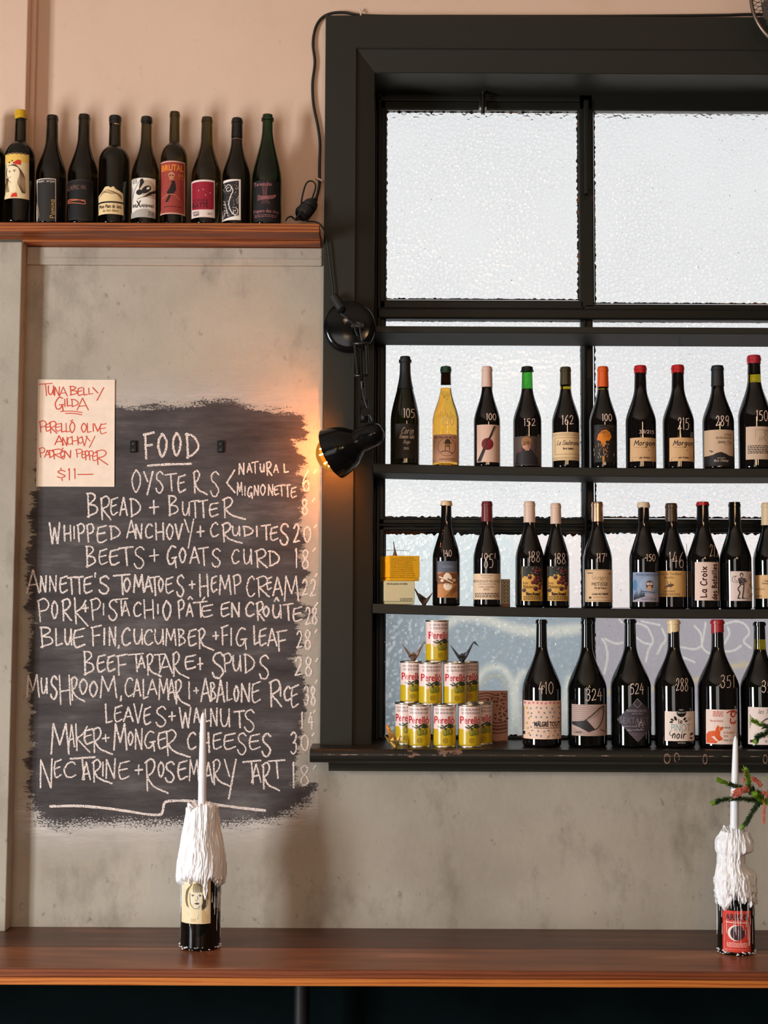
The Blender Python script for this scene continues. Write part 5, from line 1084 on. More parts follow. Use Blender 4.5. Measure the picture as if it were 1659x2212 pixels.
# ------------------------------------------------------------------ candle bottles on the counter
def waxed(xc, yb, wpx, ytop, Y, label, labelart, drips, seed, extra=()):
    # drips: lowest and highest end of the wax, its outer radius over the height, porous or not
    k = mpp(Y); R = wpx * k / 2 * .97; zb = ZC + .0004; x = at(xc, yb - 40, Y).x; H = at(xc, ytop, Y).z - zb
    t = thing('candle_bottle', (x, Y, zb), label, 'bottle', 'wax covered bottles on the counter')
    f = bottle_r('mag', H, R)
    bm = B(); lathe(bm, [(0, .012), (R * .8, .002)] + bottle_prof('mag', H, R) + [(R * .17, H), (R * .17, H - .01), (0, H - .01)], 56); obj('glass_body', bm, M['gblack'], t, True, None, 50)
    rnd = random.Random(seed); n, m = 300, 190
    ths = np.linspace(-math.pi, math.pi, n, endpoint=False); bm = B(); rows = []
    zlow = .22 * H; nz_ = lambda a, b, c: noise.noise(Vector((a, b, c)))
    ends = []
    for th in ths:
        cx_, sx_ = math.cos(th), math.sin(th)
        ends.append(H * (drips[0] + (drips[1] - drips[0]) * (.5 + .6 * nz_(cx_ * 3, sx_ * 3, seed) + .5 * nz_(cx_ * 9, sx_ * 9, seed + 5) + .45 * nz_(cx_ * 22, sx_ * 22, seed + 9))))
    for j in range(m + 1):
        z = zlow + (H * 1.012 - zlow) * j / m; rb = f(min(z, H)); row = []; u = z / H
        for i, th in enumerate(ths):
            tw = th + .16 * nz_(th * 1.5, z * 14, seed + 2) + .05 * nz_(th * 6, z * 40, seed); cx_, sx_ = math.cos(tw), math.sin(tw); ze = ends[i]
            for a0, wd, zl_ in extra:
                d = abs((th - a0 + math.pi) % (2 * math.pi) - math.pi)
                if d < wd: ze = min(ze, zl_ * H + (d / wd) ** 2 * .1 * H)
            g = min(1, max(0, (z - ze) / .010)); base = drips[2](u, th) * R
            rid = nz_(cx_ * 5, sx_ * 5, z * 12 + seed) * .0044 + nz_(cx_ * 13, sx_ * 13, z * 12 + seed) * .0028 + nz_(cx_ * 26, sx_ * 26, z * 30) * .0022 + nz_(cx_ * 30, sx_ * 30, z * 90) * .0014
            bead = .0022 * math.exp(-((z - ze - .010) / .009) ** 2)
            r = max(rb + .0016, base) + rid + bead
            if drips[3]: r -= .004 * max(0, nz_(cx_ * 12, sx_ * 12, z * 60 + 3) - .12) * 4 * (1 if u < .84 else .3)
            r = r * math.sqrt(g) + (rb - .004) * (1 - math.sqrt(g))
            row.append(bm.verts.new((r * math.cos(th - math.pi / 2), r * math.sin(th - math.pi / 2), z + ((rid * 2 + .006 * math.sin(th * 2 + seed) + .004 * math.sin(th * 5 + seed)) * max(0, (j - m + 8) / 8)))))
        rows.append(row)
    for a_, b_ in zip(rows, rows[1:]):
        for i in range(n): bm.faces.new((a_[i], a_[(i + 1) % n], b_[(i + 1) % n], b_[i]))
    top = rows[-1]; prev = top
    for sc, dz in ((.88, .003), (.70, -.004), (.45, -.010), (.2, -.011)):
        cur = [bm.verts.new((v.co.x * sc, v.co.y * sc, H * 1.012 + (v.co.z - H * 1.012) * sc + dz)) for v in top]
        for i in range(n): bm.faces.new((prev[i], prev[(i + 1) % n], cur[(i + 1) % n], cur[i]))
        prev = cur
    bm.faces.new(prev)
    o = obj('wax_coat', bm, M['wax'], t, True)
    # thin runs of wax down the lower glass
    bm = B()
    for q in range(46):
        th = rnd.uniform(-2.0, 2.0); z1_ = rnd.uniform(.25, .55) * H; z0_ = z1_ - rnd.uniform(.02, .16) * H * 1.4
        z0_ = max(z0_, .012); pts = [((f(z) + .0004) * math.sin(th), -(f(z) + .0004) * math.cos(th), z) for z in np.linspace(z0_, z1_, 5)]
        tube(bm, pts, [rnd.uniform(.0008, .0013), .0004], 6)
    obj('wax_drips', bm, M['wax'], t, True)
    bm = B()
    for q in range(34):
        th = rnd.uniform(-1.7, 1.7); rr = R + .001; bmesh.ops.create_icosphere(bm, subdivisions=1, radius=rnd.uniform(.0012, .0035), matrix=Matrix.Translation((rr * math.sin(th), -rr * math.cos(th), rnd.uniform(.002, .012))) @ Matrix.Diagonal((1.3, 1, .6, 1)))
    obj('wax_crumbs', bm, M['wax'], t, True)
    a = Art(); labelart(a); a.build('label', M['print'], t, lathe_hit(x, Y, zb, lambda z: R, xc, .0006), (x, Y, zb))
    return t, H, x
def taper(xb, yb_, xt, yt, w0, w1, Y, label, zb):
    q0 = at(xb, yb_, Y); k = mpp(Y); H = at(xt, yt, Y).z - zb; t = thing('taper_candle', (q0.x, Y, zb), label, 'candle', 'unlit white tapers')
    lean = (at(xt, yt, Y).x - q0.x) / H; r0, r1 = w0 * k / 2, w1 * k / 2
    bm = B(); lathe(bm, [(0, 0), (r0, 0), (r0 * .99, H * .3), ((r0 + r1) / 2 * 1.02, H * .6), (r1 * 1.05, H * .88), (r1 * .95, H * .93), (r1 * .66, H * .965), (r1 * .3, H * .988), (0, H * .992)], 28)
    for v in bm.verts: v.co.x += lean * v.co.z
    obj('stick', bm, M['candle'], t, True, None, 60)
    bm = B(); tube(bm, [(lean * H, 0, H * .985), (lean * H + .0005, 0, H), (lean * H - .002, -.001, H + .004)], .0009, 6); obj('wick', bm, M['wick'], t)
YC1, YC2 = 3.86, 3.83
def LA(a):
    a.rect(S(240, 216, 172), 392, 1892, 455, 1996); hr = S(120, 104, 78); a.poly(S(228, 206, 150), [(406, 1957), (400, 1952), (402, 1930), (408, 1915), (416, 1909), (428, 1908), (440, 1918), (448, 1938), (447, 1956), (440, 1964), (432, 1965)]); a.poly(S(238, 222, 190), [(409, 1930), (414, 1922), (434, 1922), (437, 1935), (436, 1950), (431, 1958), (424, 1963), (416, 1961), (410, 1950)])
    a.poly(S(74, 66, 54), [(434, 1962), (438, 1950), (437, 1930), (446, 1946), (444, 1960), (438, 1966)])
    for k in range(12): a.line(S(70, 60, 50), .9, [(419 + k * 1.5, 1909), (417 + k * 1.8, 1918), (417 + k * 1.8, 1927 + (k % 3))], 3)
    for k in range(5): a.line(hr, .8, [(416 - k, 1909 + k), (407 - k, 1925), (404 - k * .8, 1945), (407 - k, 1962 - k)], 4)
    a.line(S(50, 44, 40), 1, [(428, 1909), (442, 1920), (449, 1938), (446, 1956), (438, 1966)], 4); a.line(S(50, 44, 40), .8, [(410, 1930), (411, 1950), (417, 1961), (425, 1963), (432, 1957)], 4)
    for x in (416, 432): a.line(INK, 1.2, [(x - 3, 1934), (x, 1933), (x + 3, 1934.5)]); a.ell(INK, x, 1935.5, 1.3)
    a.line(S(110, 96, 80), .8, [(426, 1936), (427, 1943), (424, 1945), (422, 1944)], 3); a.poly(S(90, 76, 66), [(419, 1952), (423, 1950), (427, 1949.5), (431, 1952), (426, 1954.5)]); a.greek(S(196, 170, 120), 412, 1985, 424, 1992, 3, 1)
    for k in range(5): a.line(S(216, 180, 110), .9, [(436 + k * 3, 1960 + k * 4), (436.5 + k * 3, 1994)])
cb1, H1c, x1c = waxed(433, 2049, 87, 1745, YC1, 'wax covered bottle with a cream girl face label holding the candle before the menu', LA, (.455, .525, lambda u, th: (.80 + .40 * sstep((1.0 - u) / .42)), 0), 1, [(.33, .10, .36), (1.5, .2, .44), (-1.2, .5, .45)])
taper(436.5, 1745, 439, 1537, 17.5, 12, YC1 - .012, 'tall white unlit candle standing in the bottle before the chalk menu', cb1.location.z + H1c * 1.008)
def LA(a):
    a.rect(S(214, 62, 48), 1561, 1968, 1622, 2058); a.text(INK, 'ARBOIS', 1567, 1975, 1616, 1989, .03); a.greek(WHT, 1568, 1993, 1616, 1996, 1, 2); a.frame(S(236, 160, 140), .7, 1565, 1992, 1617, 2052); a.ell(WHT, 1590, 2016, 18, 17, 30); a.ell(S(70, 36, 44), 1593.5, 2016, 16, 16, 30); a.greek(S(250, 200, 186), 1570, 2037, 1615, 2048, 4, 3); a.greek(S(250, 200, 186), 1564, 2053, 1570, 2055, 1, 1)
    for k in range(8): a.line(S(240, 226, 220), .8, [(1585 + k * 5, 1990 + k % 3 * 9), (1585.3 + k * 5, 2010 + k % 4 * 10)])
cb2, H2c, x2c = waxed(1590, 2058, 80, 1798, YC2, 'wax covered bottle with a red moon label at the right end of the counter', LA, (.36, .58, lambda u, th: (1.0 + .10 * sstep((.72 - u) / .10) - (.06 + .42 * sstep((th + .0) / .45)) * sstep((.86 - u) / .05) * sstep((u - .66) / .08)) * (1 - .22 * sstep((u - .92) / .09)), 1), 2, [(-.9, .5, .36), (.2, .3, .42)])
taper(1586, 1795, 1589, 1588, 18, 11, YC2 - .008, 'white unlit candle in the red moon label bottle, crossed by the green sprig', cb2.location.z + H2c * 1.006)

# ------------------------------------------------------------------ flower arrangement reaching in from the right
M['needle'] = plain('dark_needles', S(44, 72, 34), .5, var=.3, bscale=600); M['needle2'] = plain('fresh_needles', S(128, 166, 46), .5); M['twig'] = plain('green_twig', S(110, 122, 62), .6); M['petal'] = plain('salmon_blossom', S(206, 112, 88), .7, var=.35, bscale=900); M['vase'] = plain('stoneware', S(150, 140, 124), .5)
YV = 3.74
vx = at(1790, 1900, YV).x; vb = ZC
fl = thing('flower_arrangement', (vx, YV, vb + .0004), 'vase of dark needled sprigs and salmon blossom reaching in at the right edge', 'flowers')
Vl = lambda px, py, dy=0: at(px, py, YV + dy) - Vector((vx, YV, vb + .0004))
bm = B(); lathe(bm, [(0, 0), (.045, 0), (.055, .02), (.058, .08), (.04, .13), (.028, .16), (.032, .175), (.028, .174), (.024, .16), (0, .15)], 40); obj('vase', bm, M['vase'], fl, True, None, 60)
mouth = Vector((0, 0, .165))
SPR = []
def sprig(pts, ln, dens, tip=.16, seed=0, base=True):
    P = catmull(pts, 10); rnd = random.Random(seed); SPR.append(P)
    bm = B(); tube(bm, P, [.0016, .0009], 6); obj('stem', bm, M['twig'], fl, True)
    b1, b2 = B(), B(); L_ = len(P)
    ln *= 1.3; nn = int(dens * 2.4 * L_)
    for q in range(nn):
        u = .12 + .88 * q / nn; i = min(L_ - 2, int(u * (L_ - 1))); p = P[i].lerp(P[i + 1], u * (L_ - 1) - i); d = (P[i + 1] - P[i]).normalized()
        o = d.orthogonal().normalized(); o.rotate(Matrix.Rotation(rnd.uniform(0, 6.28), 3, d)); b = b2 if u > 1 - tip else b1
        l = ln * rnd.uniform(.7, 1.1) * (1 - .15 * u); dirn = (o * .85 + d * (.55 if u < 1 - tip else .9)).normalized(); sd = dirn.cross(d).normalized() * .0012; up_ = dirn.cross(sd).normalized() * .0005
        e = p + dirn * l; mm = p + dirn * l * .45 + d * l * .05
        v = [b.verts.new(c) for c in (p - sd * .5, p + sd * .5, mm + sd + up_, mm - sd + up_, mm - up_, e + d * l * .12)]
        for f in ((0, 1, 2, 3), (3, 2, 5), (0, 3, 4), (1, 4, 2), (4, 3, 5), (2, 4, 5), (0, 4, 1)): b.faces.new([v[k] for k in f])
    b1.faces and obj('needles', b1, M['needle'], fl); obj('tip_needles', b2, M['needle2'], fl)
hub = Vl(1655, 1735, 0)
core = [mouth, mouth.lerp(hub, .5) + Vector((.03, 0, .02)), hub]
bm = B(); tube(bm, catmull(core, 8), .0026, 8); obj('main_stem', bm, M['twig'], fl, True)
sprig([hub, Vl(1628, 1728, -.02), Vl(1595, 1725, -.035), Vl(1560, 1728, -.03), Vl(1540, 1735, -.02)], .0105, 5, .12, 1)
sprig([hub, Vl(1640, 1735, -.03), Vl(1625, 1755, -.04), Vl(1612, 1778, -.03), Vl(1603, 1787, -.02)], .0095, 5, .2, 2)
sprig([hub, Vl(1630, 1715, -.01), Vl(1600, 1702, -.03), Vl(1570, 1692, -.035), Vl(1552, 1685, -.03)], .0110, 5, .3, 3)
sprig([hub, Vl(1640, 1715, -.005), Vl(1620, 1700, -.01), Vl(1617, 1680, -.02), Vl(1610, 1664, -.035)], .0125, 4, .55, 4)
sprig([hub, Vl(1650, 1730, -.04), Vl(1640, 1722, -.06), Vl(1632, 1717, -.075)], .0135, 6, .9, 5)
sprig([hub, Vl(1668, 1700, -.01), Vl(1685, 1670, -.02)], .0110, 5, .3, 6)
sprig([hub, Vl(1680, 1728, -.02), Vl(1720, 1735, -.03)], .0110, 5, .3, 7)
sprig([Vl(1720, 1500, -.03) + Vector((0, 0, -.12)), Vl(1690, 1580, -.03), Vl(1660, 1572, -.045), Vl(1625, 1556, -.05)], .0125, 6, .25, 8)
sprig([Vl(1690, 1585, -.03), Vl(1665, 1582, -.05), Vl(1640, 1590, -.055), Vl(1633, 1600, -.05)], .0115, 6, .2, 9)
bm = B(); tube(bm, catmull([mouth, Vl(1730, 1750, 0), Vl(1710, 1640, -.02), Vl(1690, 1582, -.03), Vl(1720, 1500, -.03) + Vector((0, 0, -.12))], 8), .0022, 8); obj('main_stem', bm, M['twig'], fl, True)
bm = B(); tube(bm, catmull([hub, Vl(1664, 1700, -.03), Vl(1662, 1682, -.03), Vl(1654, 1679, -.03), Vl(1650, 1684, -.03), Vl(1653, 1687, -.03)], 6), [.0012, .0008], 6); obj('tendril', bm, M['needle2'], fl, True)
def blossom(pts, r0, r1, n, seed):
    P = catmull(pts, 8); rnd = random.Random(seed); bm = B()
    for q in range(n):
        u = rnd.random(); i = min(len(P) - 2, int(u * (len(P) - 1))); p = P[i]; r = r0 + (r1 - r0) * u
        d = Vector((rnd.gauss(0, 1), rnd.gauss(0, 1), rnd.gauss(0, 1))).normalized() * r * rnd.uniform(.5, 1)
        s_ = rnd.uniform(.0009, .0017); bmesh.ops.create_icosphere(bm, subdivisions=1, radius=s_, matrix=Matrix.Translation(p + d) @ Matrix.Rotation(rnd.uniform(0, 3), 4, 'X') @ Matrix.Diagonal((1.5, 1, .8, 1)))
    c_ = min((x for sp_ in SPR for x in sp_), key=lambda x: (x - P[0]).length); tube(bm, [c_, c_.lerp(P[0], .5) + Vector((0, 0, .004)), P[0], P[-1]], [.0012, .0008], 5, 4)
    obj('blossom', bm, M['petal'], fl)
blossom([Vl(1588, 1716, -.055), Vl(1600, 1708, -.06), Vl(1614, 1704, -.055)], .0115, .009, 520, 1)
blossom([Vl(1606, 1684, -.055), Vl(1605, 1694, -.056)], .003, .0055, 60, 2)
blossom([Vl(1626, 1682, -.03), Vl(1636, 1688, -.03), Vl(1644, 1698, -.03)], .0075, .006, 320, 3)
blossom([Vl(1650, 1712, -.07), Vl(1652, 1728, -.07)], .0045, .004, 120, 4)
blossom([Vl(1651, 1740, -.07), Vl(1650, 1760, -.07), Vl(1650, 1780, -.07)], .0045, .003, 170, 5)
blossom([Vl(1660, 1715, -.03), Vl(1668, 1722, -.03)], .008, .007, 160, 6)
# ------------------------------------------------------------------ chalk menu on the wall
OUT = [(82, 1050), (78, 1010), (86, 960), (84, 900), (100, 884), (248, 880), (330, 879), (400, 877), (440, 868), (478, 864), (505, 866), (520, 876), (560, 884), (600, 890), (635, 893), (656, 900), (660, 920), (662, 948), (648, 952), (632, 950), (640, 966), (654, 985), (662, 1003), (645, 1015), (640, 1025), (662, 1030), (657, 1062), (652, 1090), (650, 1118), (640, 1130), (655, 1160), (660, 1185), (645, 1196), (652, 1215), (662, 1240), (658, 1262), (642, 1272), (640, 1286), (652, 1300), (676, 1318), (686, 1326), (668, 1328), (648, 1330), (640, 1345), (650, 1370), (655, 1402), (640, 1412), (628, 1420), (640, 1440), (652, 1458), (662, 1480), (655, 1505), (660, 1535), (652, 1560), (648, 1600), (645, 1630), (640, 1660), (634, 1690), (655, 1700), (680, 1692), (684, 1700), (668, 1725), (650, 1742), (625, 1756), (600, 1768), (540, 1776), (470, 1780), (380, 1780), (300, 1778), (200, 1776), (140, 1786), (95, 1782), (80, 1770), (84, 1755), (68, 1742), (62, 1715), (58, 1690), (66, 1668), (52, 1640), (62, 1625), (75, 1605), (66, 1580), (64, 1560), (74, 1540), (62, 1515), (66, 1490), (64, 1460), (54, 1440), (62, 1420), (68, 1390), (68, 1356), (76, 1348), (62, 1330), (56, 1315), (64, 1295), (60, 1270), (54, 1250), (62, 1225), (56, 1205), (64, 1180), (70, 1150), (62, 1120), (70, 1090), (64, 1066)]
YM = YW - .0012
menu = thing('chalk_menu', tuple(at(360, 1330, YM)), 'handwritten chalk food menu on a rough patch of black paint on the wall', 'menu board')
org = Vector(menu.location)
gx = np.arange(20, 692, 4.0); gy = np.arange(772, 1904, 4.0)
PX, PY = np.meshgrid(gx, gy); poly = np.array(OUT, float); D = np.full(PX.shape, 1e9); ins = np.zeros(PX.shape, bool)
for (ax, ay), (bx, by) in zip(poly, np.roll(poly, -1, 0)):
    vx_, vy_ = bx - ax, by - ay; tt = np.clip(((PX - ax) * vx_ + (PY - ay) * vy_) / (vx_ ** 2 + vy_ ** 2), 0, 1)
    D = np.minimum(D, np.hypot(PX - ax - tt * vx_, PY - ay - tt * vy_)); c_ = (ay > PY) != (by > PY)
    with np.errstate(divide='ignore', invalid='ignore'): ins ^= c_ & (PX < (bx - ax) * (PY - ay) / (by - ay + 1e-12) + ax)
ED = np.where(ins, D, -D)
soft = np.clip((PY - 1680) / 90, 0, 1) + .55 * np.clip((900 - PY) / 40, 0, 1)
me = bpy.data.meshes.new('paint_patch'); nx, ny = len(gx), len(gy)
vs = [tuple(at(x, y, YM) - org) for y in gy for x in gx]
fc = [(j * nx + i, j * nx + i + 1, (j + 1) * nx + i + 1, (j + 1) * nx + i) for j in range(ny - 1) for i in range(nx - 1) if ED[j:j + 2, i:i + 2].max() > -105]
me.from_pydata(vs, [], fc)
for nm, arr in (('edge', ED), ('soft', soft)):
    at_ = me.attributes.new(nm, 'FLOAT', 'POINT'); at_.data.foreach_set('value', arr.astype(np.float32).ravel())
m, t, p = nodes('blackboard_paint'); co = objco(t)
ea = N(t, 'Attribute', attribute_name='edge'); sa = N(t, 'Attribute', attribute_name='soft')
def math_(op, a, b, c=None):
    n = N(t, 'Math', operation=op)
    for i, v in enumerate((a, b, c)):
        if v is None: continue
        if isinstance(v, (int, float)): n.inputs[i].default_value = v
        else: t.links.new(v, n.inputs[i])
    return n.outputs[0]
nA = N(t, 'TexNoise', Scale=30, Detail=6, Roughness=.65); t.links.new(objco(t, (.45, 1, 2.2)), nA.inputs['Vector'])
nB = N(t, 'TexNoise', Scale=260, Detail=4, Roughness=.7); t.links.new(objco(t, (.6, 1, 1)), nB.inputs['Vector'])
nC = N(t, 'TexNoise', Scale=14, Detail=3); t.links.new(co, nC.inputs['Vector'])
v = math_('MULTIPLY_ADD', math_('SUBTRACT', nA.outputs[0], .5), 60, ea.outputs[2])
gr = math_('MULTIPLY', math_('SUBTRACT', nB.outputs[0], .5), math_('MULTIPLY_ADD', sa.outputs[2], 90, math_('MULTIPLY_ADD', nC.outputs[0], 70, 4)))
v = math_('ADD', v, gr)
mr = N(t, 'MapRange'); t.links.new(v, mr.inputs[0]); mr.inputs[1].default_value = -2; mr.inputs[2].default_value = 3
# smears of rubbed-out chalk
n1 = N(t, 'TexNoise', Scale=6, Detail=8, Roughness=.62); t.links.new(objco(t, (.5, 1, 1.4)), n1.inputs['Vector'])
n2 = N(t, 'TexNoise', Scale=22, Detail=7, Roughness=.7); t.links.new(objco(t, (.3, 1, 2.5)), n2.inputs['Vector'])
sm = math_('MULTIPLY_ADD', n2.outputs[0], .5, n1.outputs[0])
r = ramp(t, sm, [(.55, S(52, 46, 46)), (.80, S(78, 71, 70)), (1.0, S(112, 106, 104))]); t.links.new(r.outputs[0], p.inputs['Base Color'])
p.inputs['Roughness'].default_value = .7; p.inputs['Specular IOR Level'].default_value = .25
# dust haze round the patch: chalk rubbed onto the bare plaster
dr_ = N(t, 'MapRange'); t.links.new(ea.outputs[2], dr_.inputs[0]); dr_.inputs[1].default_value = -85; dr_.inputs[2].default_value = 0; dr_.inputs[4].default_value = 1.0
low = N(t, 'MapRange'); t.links.new(sa.outputs[2], low.inputs[0]); low.inputs[1].default_value = 0; low.inputs[2].default_value = 1; low.inputs[3].default_value = .18; low.inputs[4].default_value = 1
dust = math_('MULTIPLY', math_('MULTIPLY', dr_.outputs[0], low.outputs[0]), math_('MULTIPLY_ADD', n2.outputs[0], 1.2, .1))
db = t.nodes.new('ShaderNodeBsdfDiffuse'); db.inputs[0].default_value = (*S(228, 218, 210), 1); tb = t.nodes.new('ShaderNodeBsdfTransparent'); m1 = t.nodes.new('ShaderNodeMixShader'); m2 = t.nodes.new('ShaderNodeMixShader')
t.links.new(dust, m1.inputs[0]); t.links.new(tb.outputs[0], m1.inputs[1]); t.links.new(db.outputs[0], m1.inputs[2]); t.links.new(mr.outputs[0], m2.inputs[0]); t.links.new(m1.outputs[0], m2.inputs[1]); t.links.new(p.outputs[0], m2.inputs[2]); t.links.new(m2.outputs[0], t.nodes['Material Output'].inputs[0])
me.materials.append(m); o = bpy.data.objects.new('paint_patch', me); COL.objects.link(o); o.parent = menu
CH = """F:307-336@932-993 O:338-364@935-988 O:370-394@933-987 D:397-432@934-992
O:282-307@1013-1065 Y:307-333@1017-1070 S:333-356@1017-1066 T:354-385@1021-1062 E:381-404@1023-1066 R:415-451@1015-1070 S:451-477@1017-1074 <:487-510@1014-1066
N:514-530@999-1026 A:532-546@1000-1022 T:541-561@996-1024 U:560-573@1001-1021 R:573-589@996-1028 A:589-604@1002-1022 L:610-626@1001-1023
M:510-526@1041-1071 I:525-533@1049-1072 G:533-547@1050-1077 N:547-561@1047-1072 O:561-575@1045-1071 N:577-592@1045-1071 E:590-604@1047-1071 T:598-618@1046-1073 T:612-630@1046-1075 E:626-643@1050-1077 6:651-672@1015-1062
B:185-215@1062-1119 R:214-242@1071-1124 E:236-258@1072-1115 A:257-278@1073-1115 D:278-306@1075-1118 +:320-345@1080-1112 B:361-389@1068-1116 U:391-413@1083-1115 T:410-433@1079-1120 T:426-451@1079-1120 E:449-475@1083-1118 R:479-533@1073-1123 8:649-668@1077-1113
W:104-132@1128-1176 H:135-157@1133-1170 I:156-164@1135-1165 P:164-186@1130-1172 P:184-206@1130-1172 E:206-234@1132-1175 D:234-262@1134-1167 A:271-297@1122-1164 N:290-310@1130-1165 C:311-333@1130-1164 H:332-358@1128-1168 O:357-377@1130-1167 V:376-397@1130-1166 Y:396-421@1120-1186 +:423-443@1135-1161 C:452-475@1127-1161 R:477-526@1128-1175 U:499-522@1135-1159 D:522-549@1135-1160 I:550-560@1135-1160 T:562-587@1132-1168 E:581-603@1135-1170 S:601-627@1130-1178 2:631-650@1131-1174 0:653-675@1135-1172
B:183-210@1177-1227 E:211-235@1183-1222 E:233-261@1183-1223 T:254-291@1180-1223 S:286-316@1180-1229 +:321-345@1185-1215 G:357-385@1178-1225 O:385-404@1182-1217 A:408-433@1180-1218 T:426-453@1181-1223 S:454-480@1184-1226 C:498-520@1185-1219 U:523-547@1185-1220 R:549-580@1185-1228 D:577-606@1188-1225 1:634-646@1184-1228 8:649-671@1186-1230
A:56-88@1229-1282 N:84-103@1242-1280 N:104-125@1242-1279 E:126-149@1241-1283 T:143-166@1244-1285 T:160-182@1244-1284 E:178-202@1242-1284 ':202-209@1236-1266 S:210-240@1243-1284 T:243-284@1239-1286 O:265-284@1247-1280 M:286-313@1240-1281 A:310-332@1243-1280 T:322-347@1244-1288 O:340-355@1247-1280 E:355-377@1243-1284 S:378-401@1241-1290 +:406-424@1253-1273 H:427-454@1239-1290 E:454-472@1241-1281 M:471-501@1241-1286 P:501-524@1240-1285 C:530-554@1243-1290 R:552-584@1243-1291 E:574-590@1244-1276 A:587-613@1245-1288 M:611-648@1243-1300 2:650-668@1250-1288 2:667-686@1250-1290
P:78-110@1292-1345 O:109-127@1297-1338 R:131-157@1292-1343 K:156-193@1290-1350 +:177-193@1305-1323 P:193-221@1291-1341 I:219-228@1302-1330 S:231-257@1294-1341 T:244-279@1291-1332 A:261-282@1297-1332 C:286-308@1299-1333 H:307-337@1294-1338 I:336-346@1304-1327 O:349-372@1296-1341 P:382-401@1294-1337 A:400-420@1302-1333 ^:404-418@1288-1296 T:415-450@1298-1335 E:432-463@1304-1335 `:434-446@1289-1298 E:474-499@1298-1334 N:497-521@1300-1334 C:528-552@1299-1333 R:551-573@1298-1342 O:566-584@1308-1333 U:586-611@1305-1337 ^:591-604@1289-1300 T:609-636@1302-1342 E:630-656@1308-1345 2:657-673@1310-1352 8:671-688@1311-1350
B:84-119@1352-1400 L:116-138@1357-1397 U:137-158@1357-1395 E:155-187@1354-1401 F:194-222@1350-1397 I:220-230@1356-1395 N:233-253@1352-1396 ,:253-260@1392-1402 C:260-285@1355-1396 U:286-311@1357-1393 C:309-333@1358-1395 U:331-357@1358-1393 M:355-383@1356-1396 B:382-404@1357-1397 E:404-427@1356-1398 R:426-464@1356-1406 +:457-475@1364-1383 F:475-496@1350-1395 I:494-504@1355-1396 G:506-536@1355-1401 L:545-561@1351-1395 E:557-578@1354-1397 A:576-601@1356-1397 F:595-623@1360-1408 2:638-656@1361-1402 8:655-675@1360-1404
B:178-207@1404-1460 E:207-231@1411-1454 E:229-251@1412-1453 F:249-278@1412-1460 T:275-313@1410-1453 A:296-316@1415-1444 R:314-351@1411-1463 T:330-359@1411-1446 A:342-376@1413-1456 R:370-410@1407-1466 E:396-426@1412-1448 +:424-441@1420-1448 S:454-488@1408-1466 P:480-504@1410-1453 U:500-524@1414-1451 D:524-552@1411-1456 S:556-585@1414-1468 2:634-656@1417-1462 8:656-677@1418-1462
M:55-87@1456-1508 U:86-105@1463-1500 S:106-127@1459-1511 H:124-157@1457-1524 R:151-186@1461-1517 O:169-191@1465-1501 O:191-213@1470-1507 M:213-255@1459-1509 ,:258-265@1502-1516 C:267-291@1462-1506 A:286-307@1466-1506 L:305-323@1466-1512 A:317-342@1466-1502 M:340-367@1465-1513 A:360-381@1466-1512 R:376-412@1467-1526 I:404-412@1471-1511 +:416-431@1484-1499 A:432-457@1464-1517 B:452-469@1472-1516 A:466-488@1468-1518 L:486-504@1472-1517 O:503-518@1480-1517 N:518-543@1474-1518 E:541-566@1469-1521 R:579-611@1467-1528 I:602-610@1483-1505 C:611-631@1481-1515 E:626-648@1476-1531 3:654-670@1481-1523 8:669-684@1482-1525
L:224-246@1519-1565 E:244-267@1521-1562 A:265-291@1526-1560 V:286-311@1519-1564 E:308-329@1524-1568 S:333-363@1525-1571 +:362-381@1537-1558 W:385-415@1527-1574 A:416-434@1528-1562 L:440-456@1530-1562 N:452-473@1528-1570 U:473-500@1530-1572 T:503-531@1534-1573 S:524-554@1532-1582 1:648-657@1537-1576 4:663-680@1537-1576
M:107-152@1562-1630 A:146-164@1564-1615 K:158-196@1562-1623 E:179-204@1571-1610 R:198-245@1570-1631 +:218-238@1585-1604 M:243-277@1562-1622 O:274-290@1579-1611 N:289-311@1572-1620 G:308-338@1578-1622 E:338-364@1576-1620 R:355-413@1575-1637 C:402-427@1580-1620 H:428-457@1581-1627 E:457-482@1580-1621 E:480-512@1581-1621 S:509-536@1582-1631 E:535-565@1583-1622 S:562-589@1583-1635 3:624-645@1580-1630 0:647-670@1585-1623
N:83-117@1637-1703 E:114-136@1638-1682 C:135-168@1644-1681 T:149-209@1634-1686 A:176-198@1645-1686 R:197-244@1640-1694 I:217-227@1645-1678 N:226-253@1637-1683 E:253-283@1641-1686 +:289-310@1651-1675 R:311-366@1638-1715 O:339-357@1644-1680 S:353-381@1644-1691 E:381-408@1640-1686 M:406-432@1640-1688 A:440-462@1645-1692 R:457-499@1639-1700 Y:481-513@1639-1727 T:522-566@1641-1695 A:541-567@1648-1692 R:564-606@1646-1709 T:577-619@1640-1683 1:628-640@1645-1704 8:645-671@1652-1698"""
rnd = random.Random(11)
hw = plane_hit((0, YM - .00015, 0), (0, -1, 0))
ticks = [(681, 1018), (678, 1079), (682, 1136), (679, 1187), (683, 1242), (684, 1305), (683, 1363), (685, 1425), (684, 1472), (680, 1536), (677, 1586), (680, 1657)]
names = ['heading', 'oysters', 'natural', 'mignonette'] + ['dish'] * 12
JIT[0] = .22
G['~R'] = "0.6,0.6 1,9.4|c 0,1.2 2.6,0 4.2,1.6 3.2,3.8 1,5.2|c 1,5.2 3.8,8 10,10"
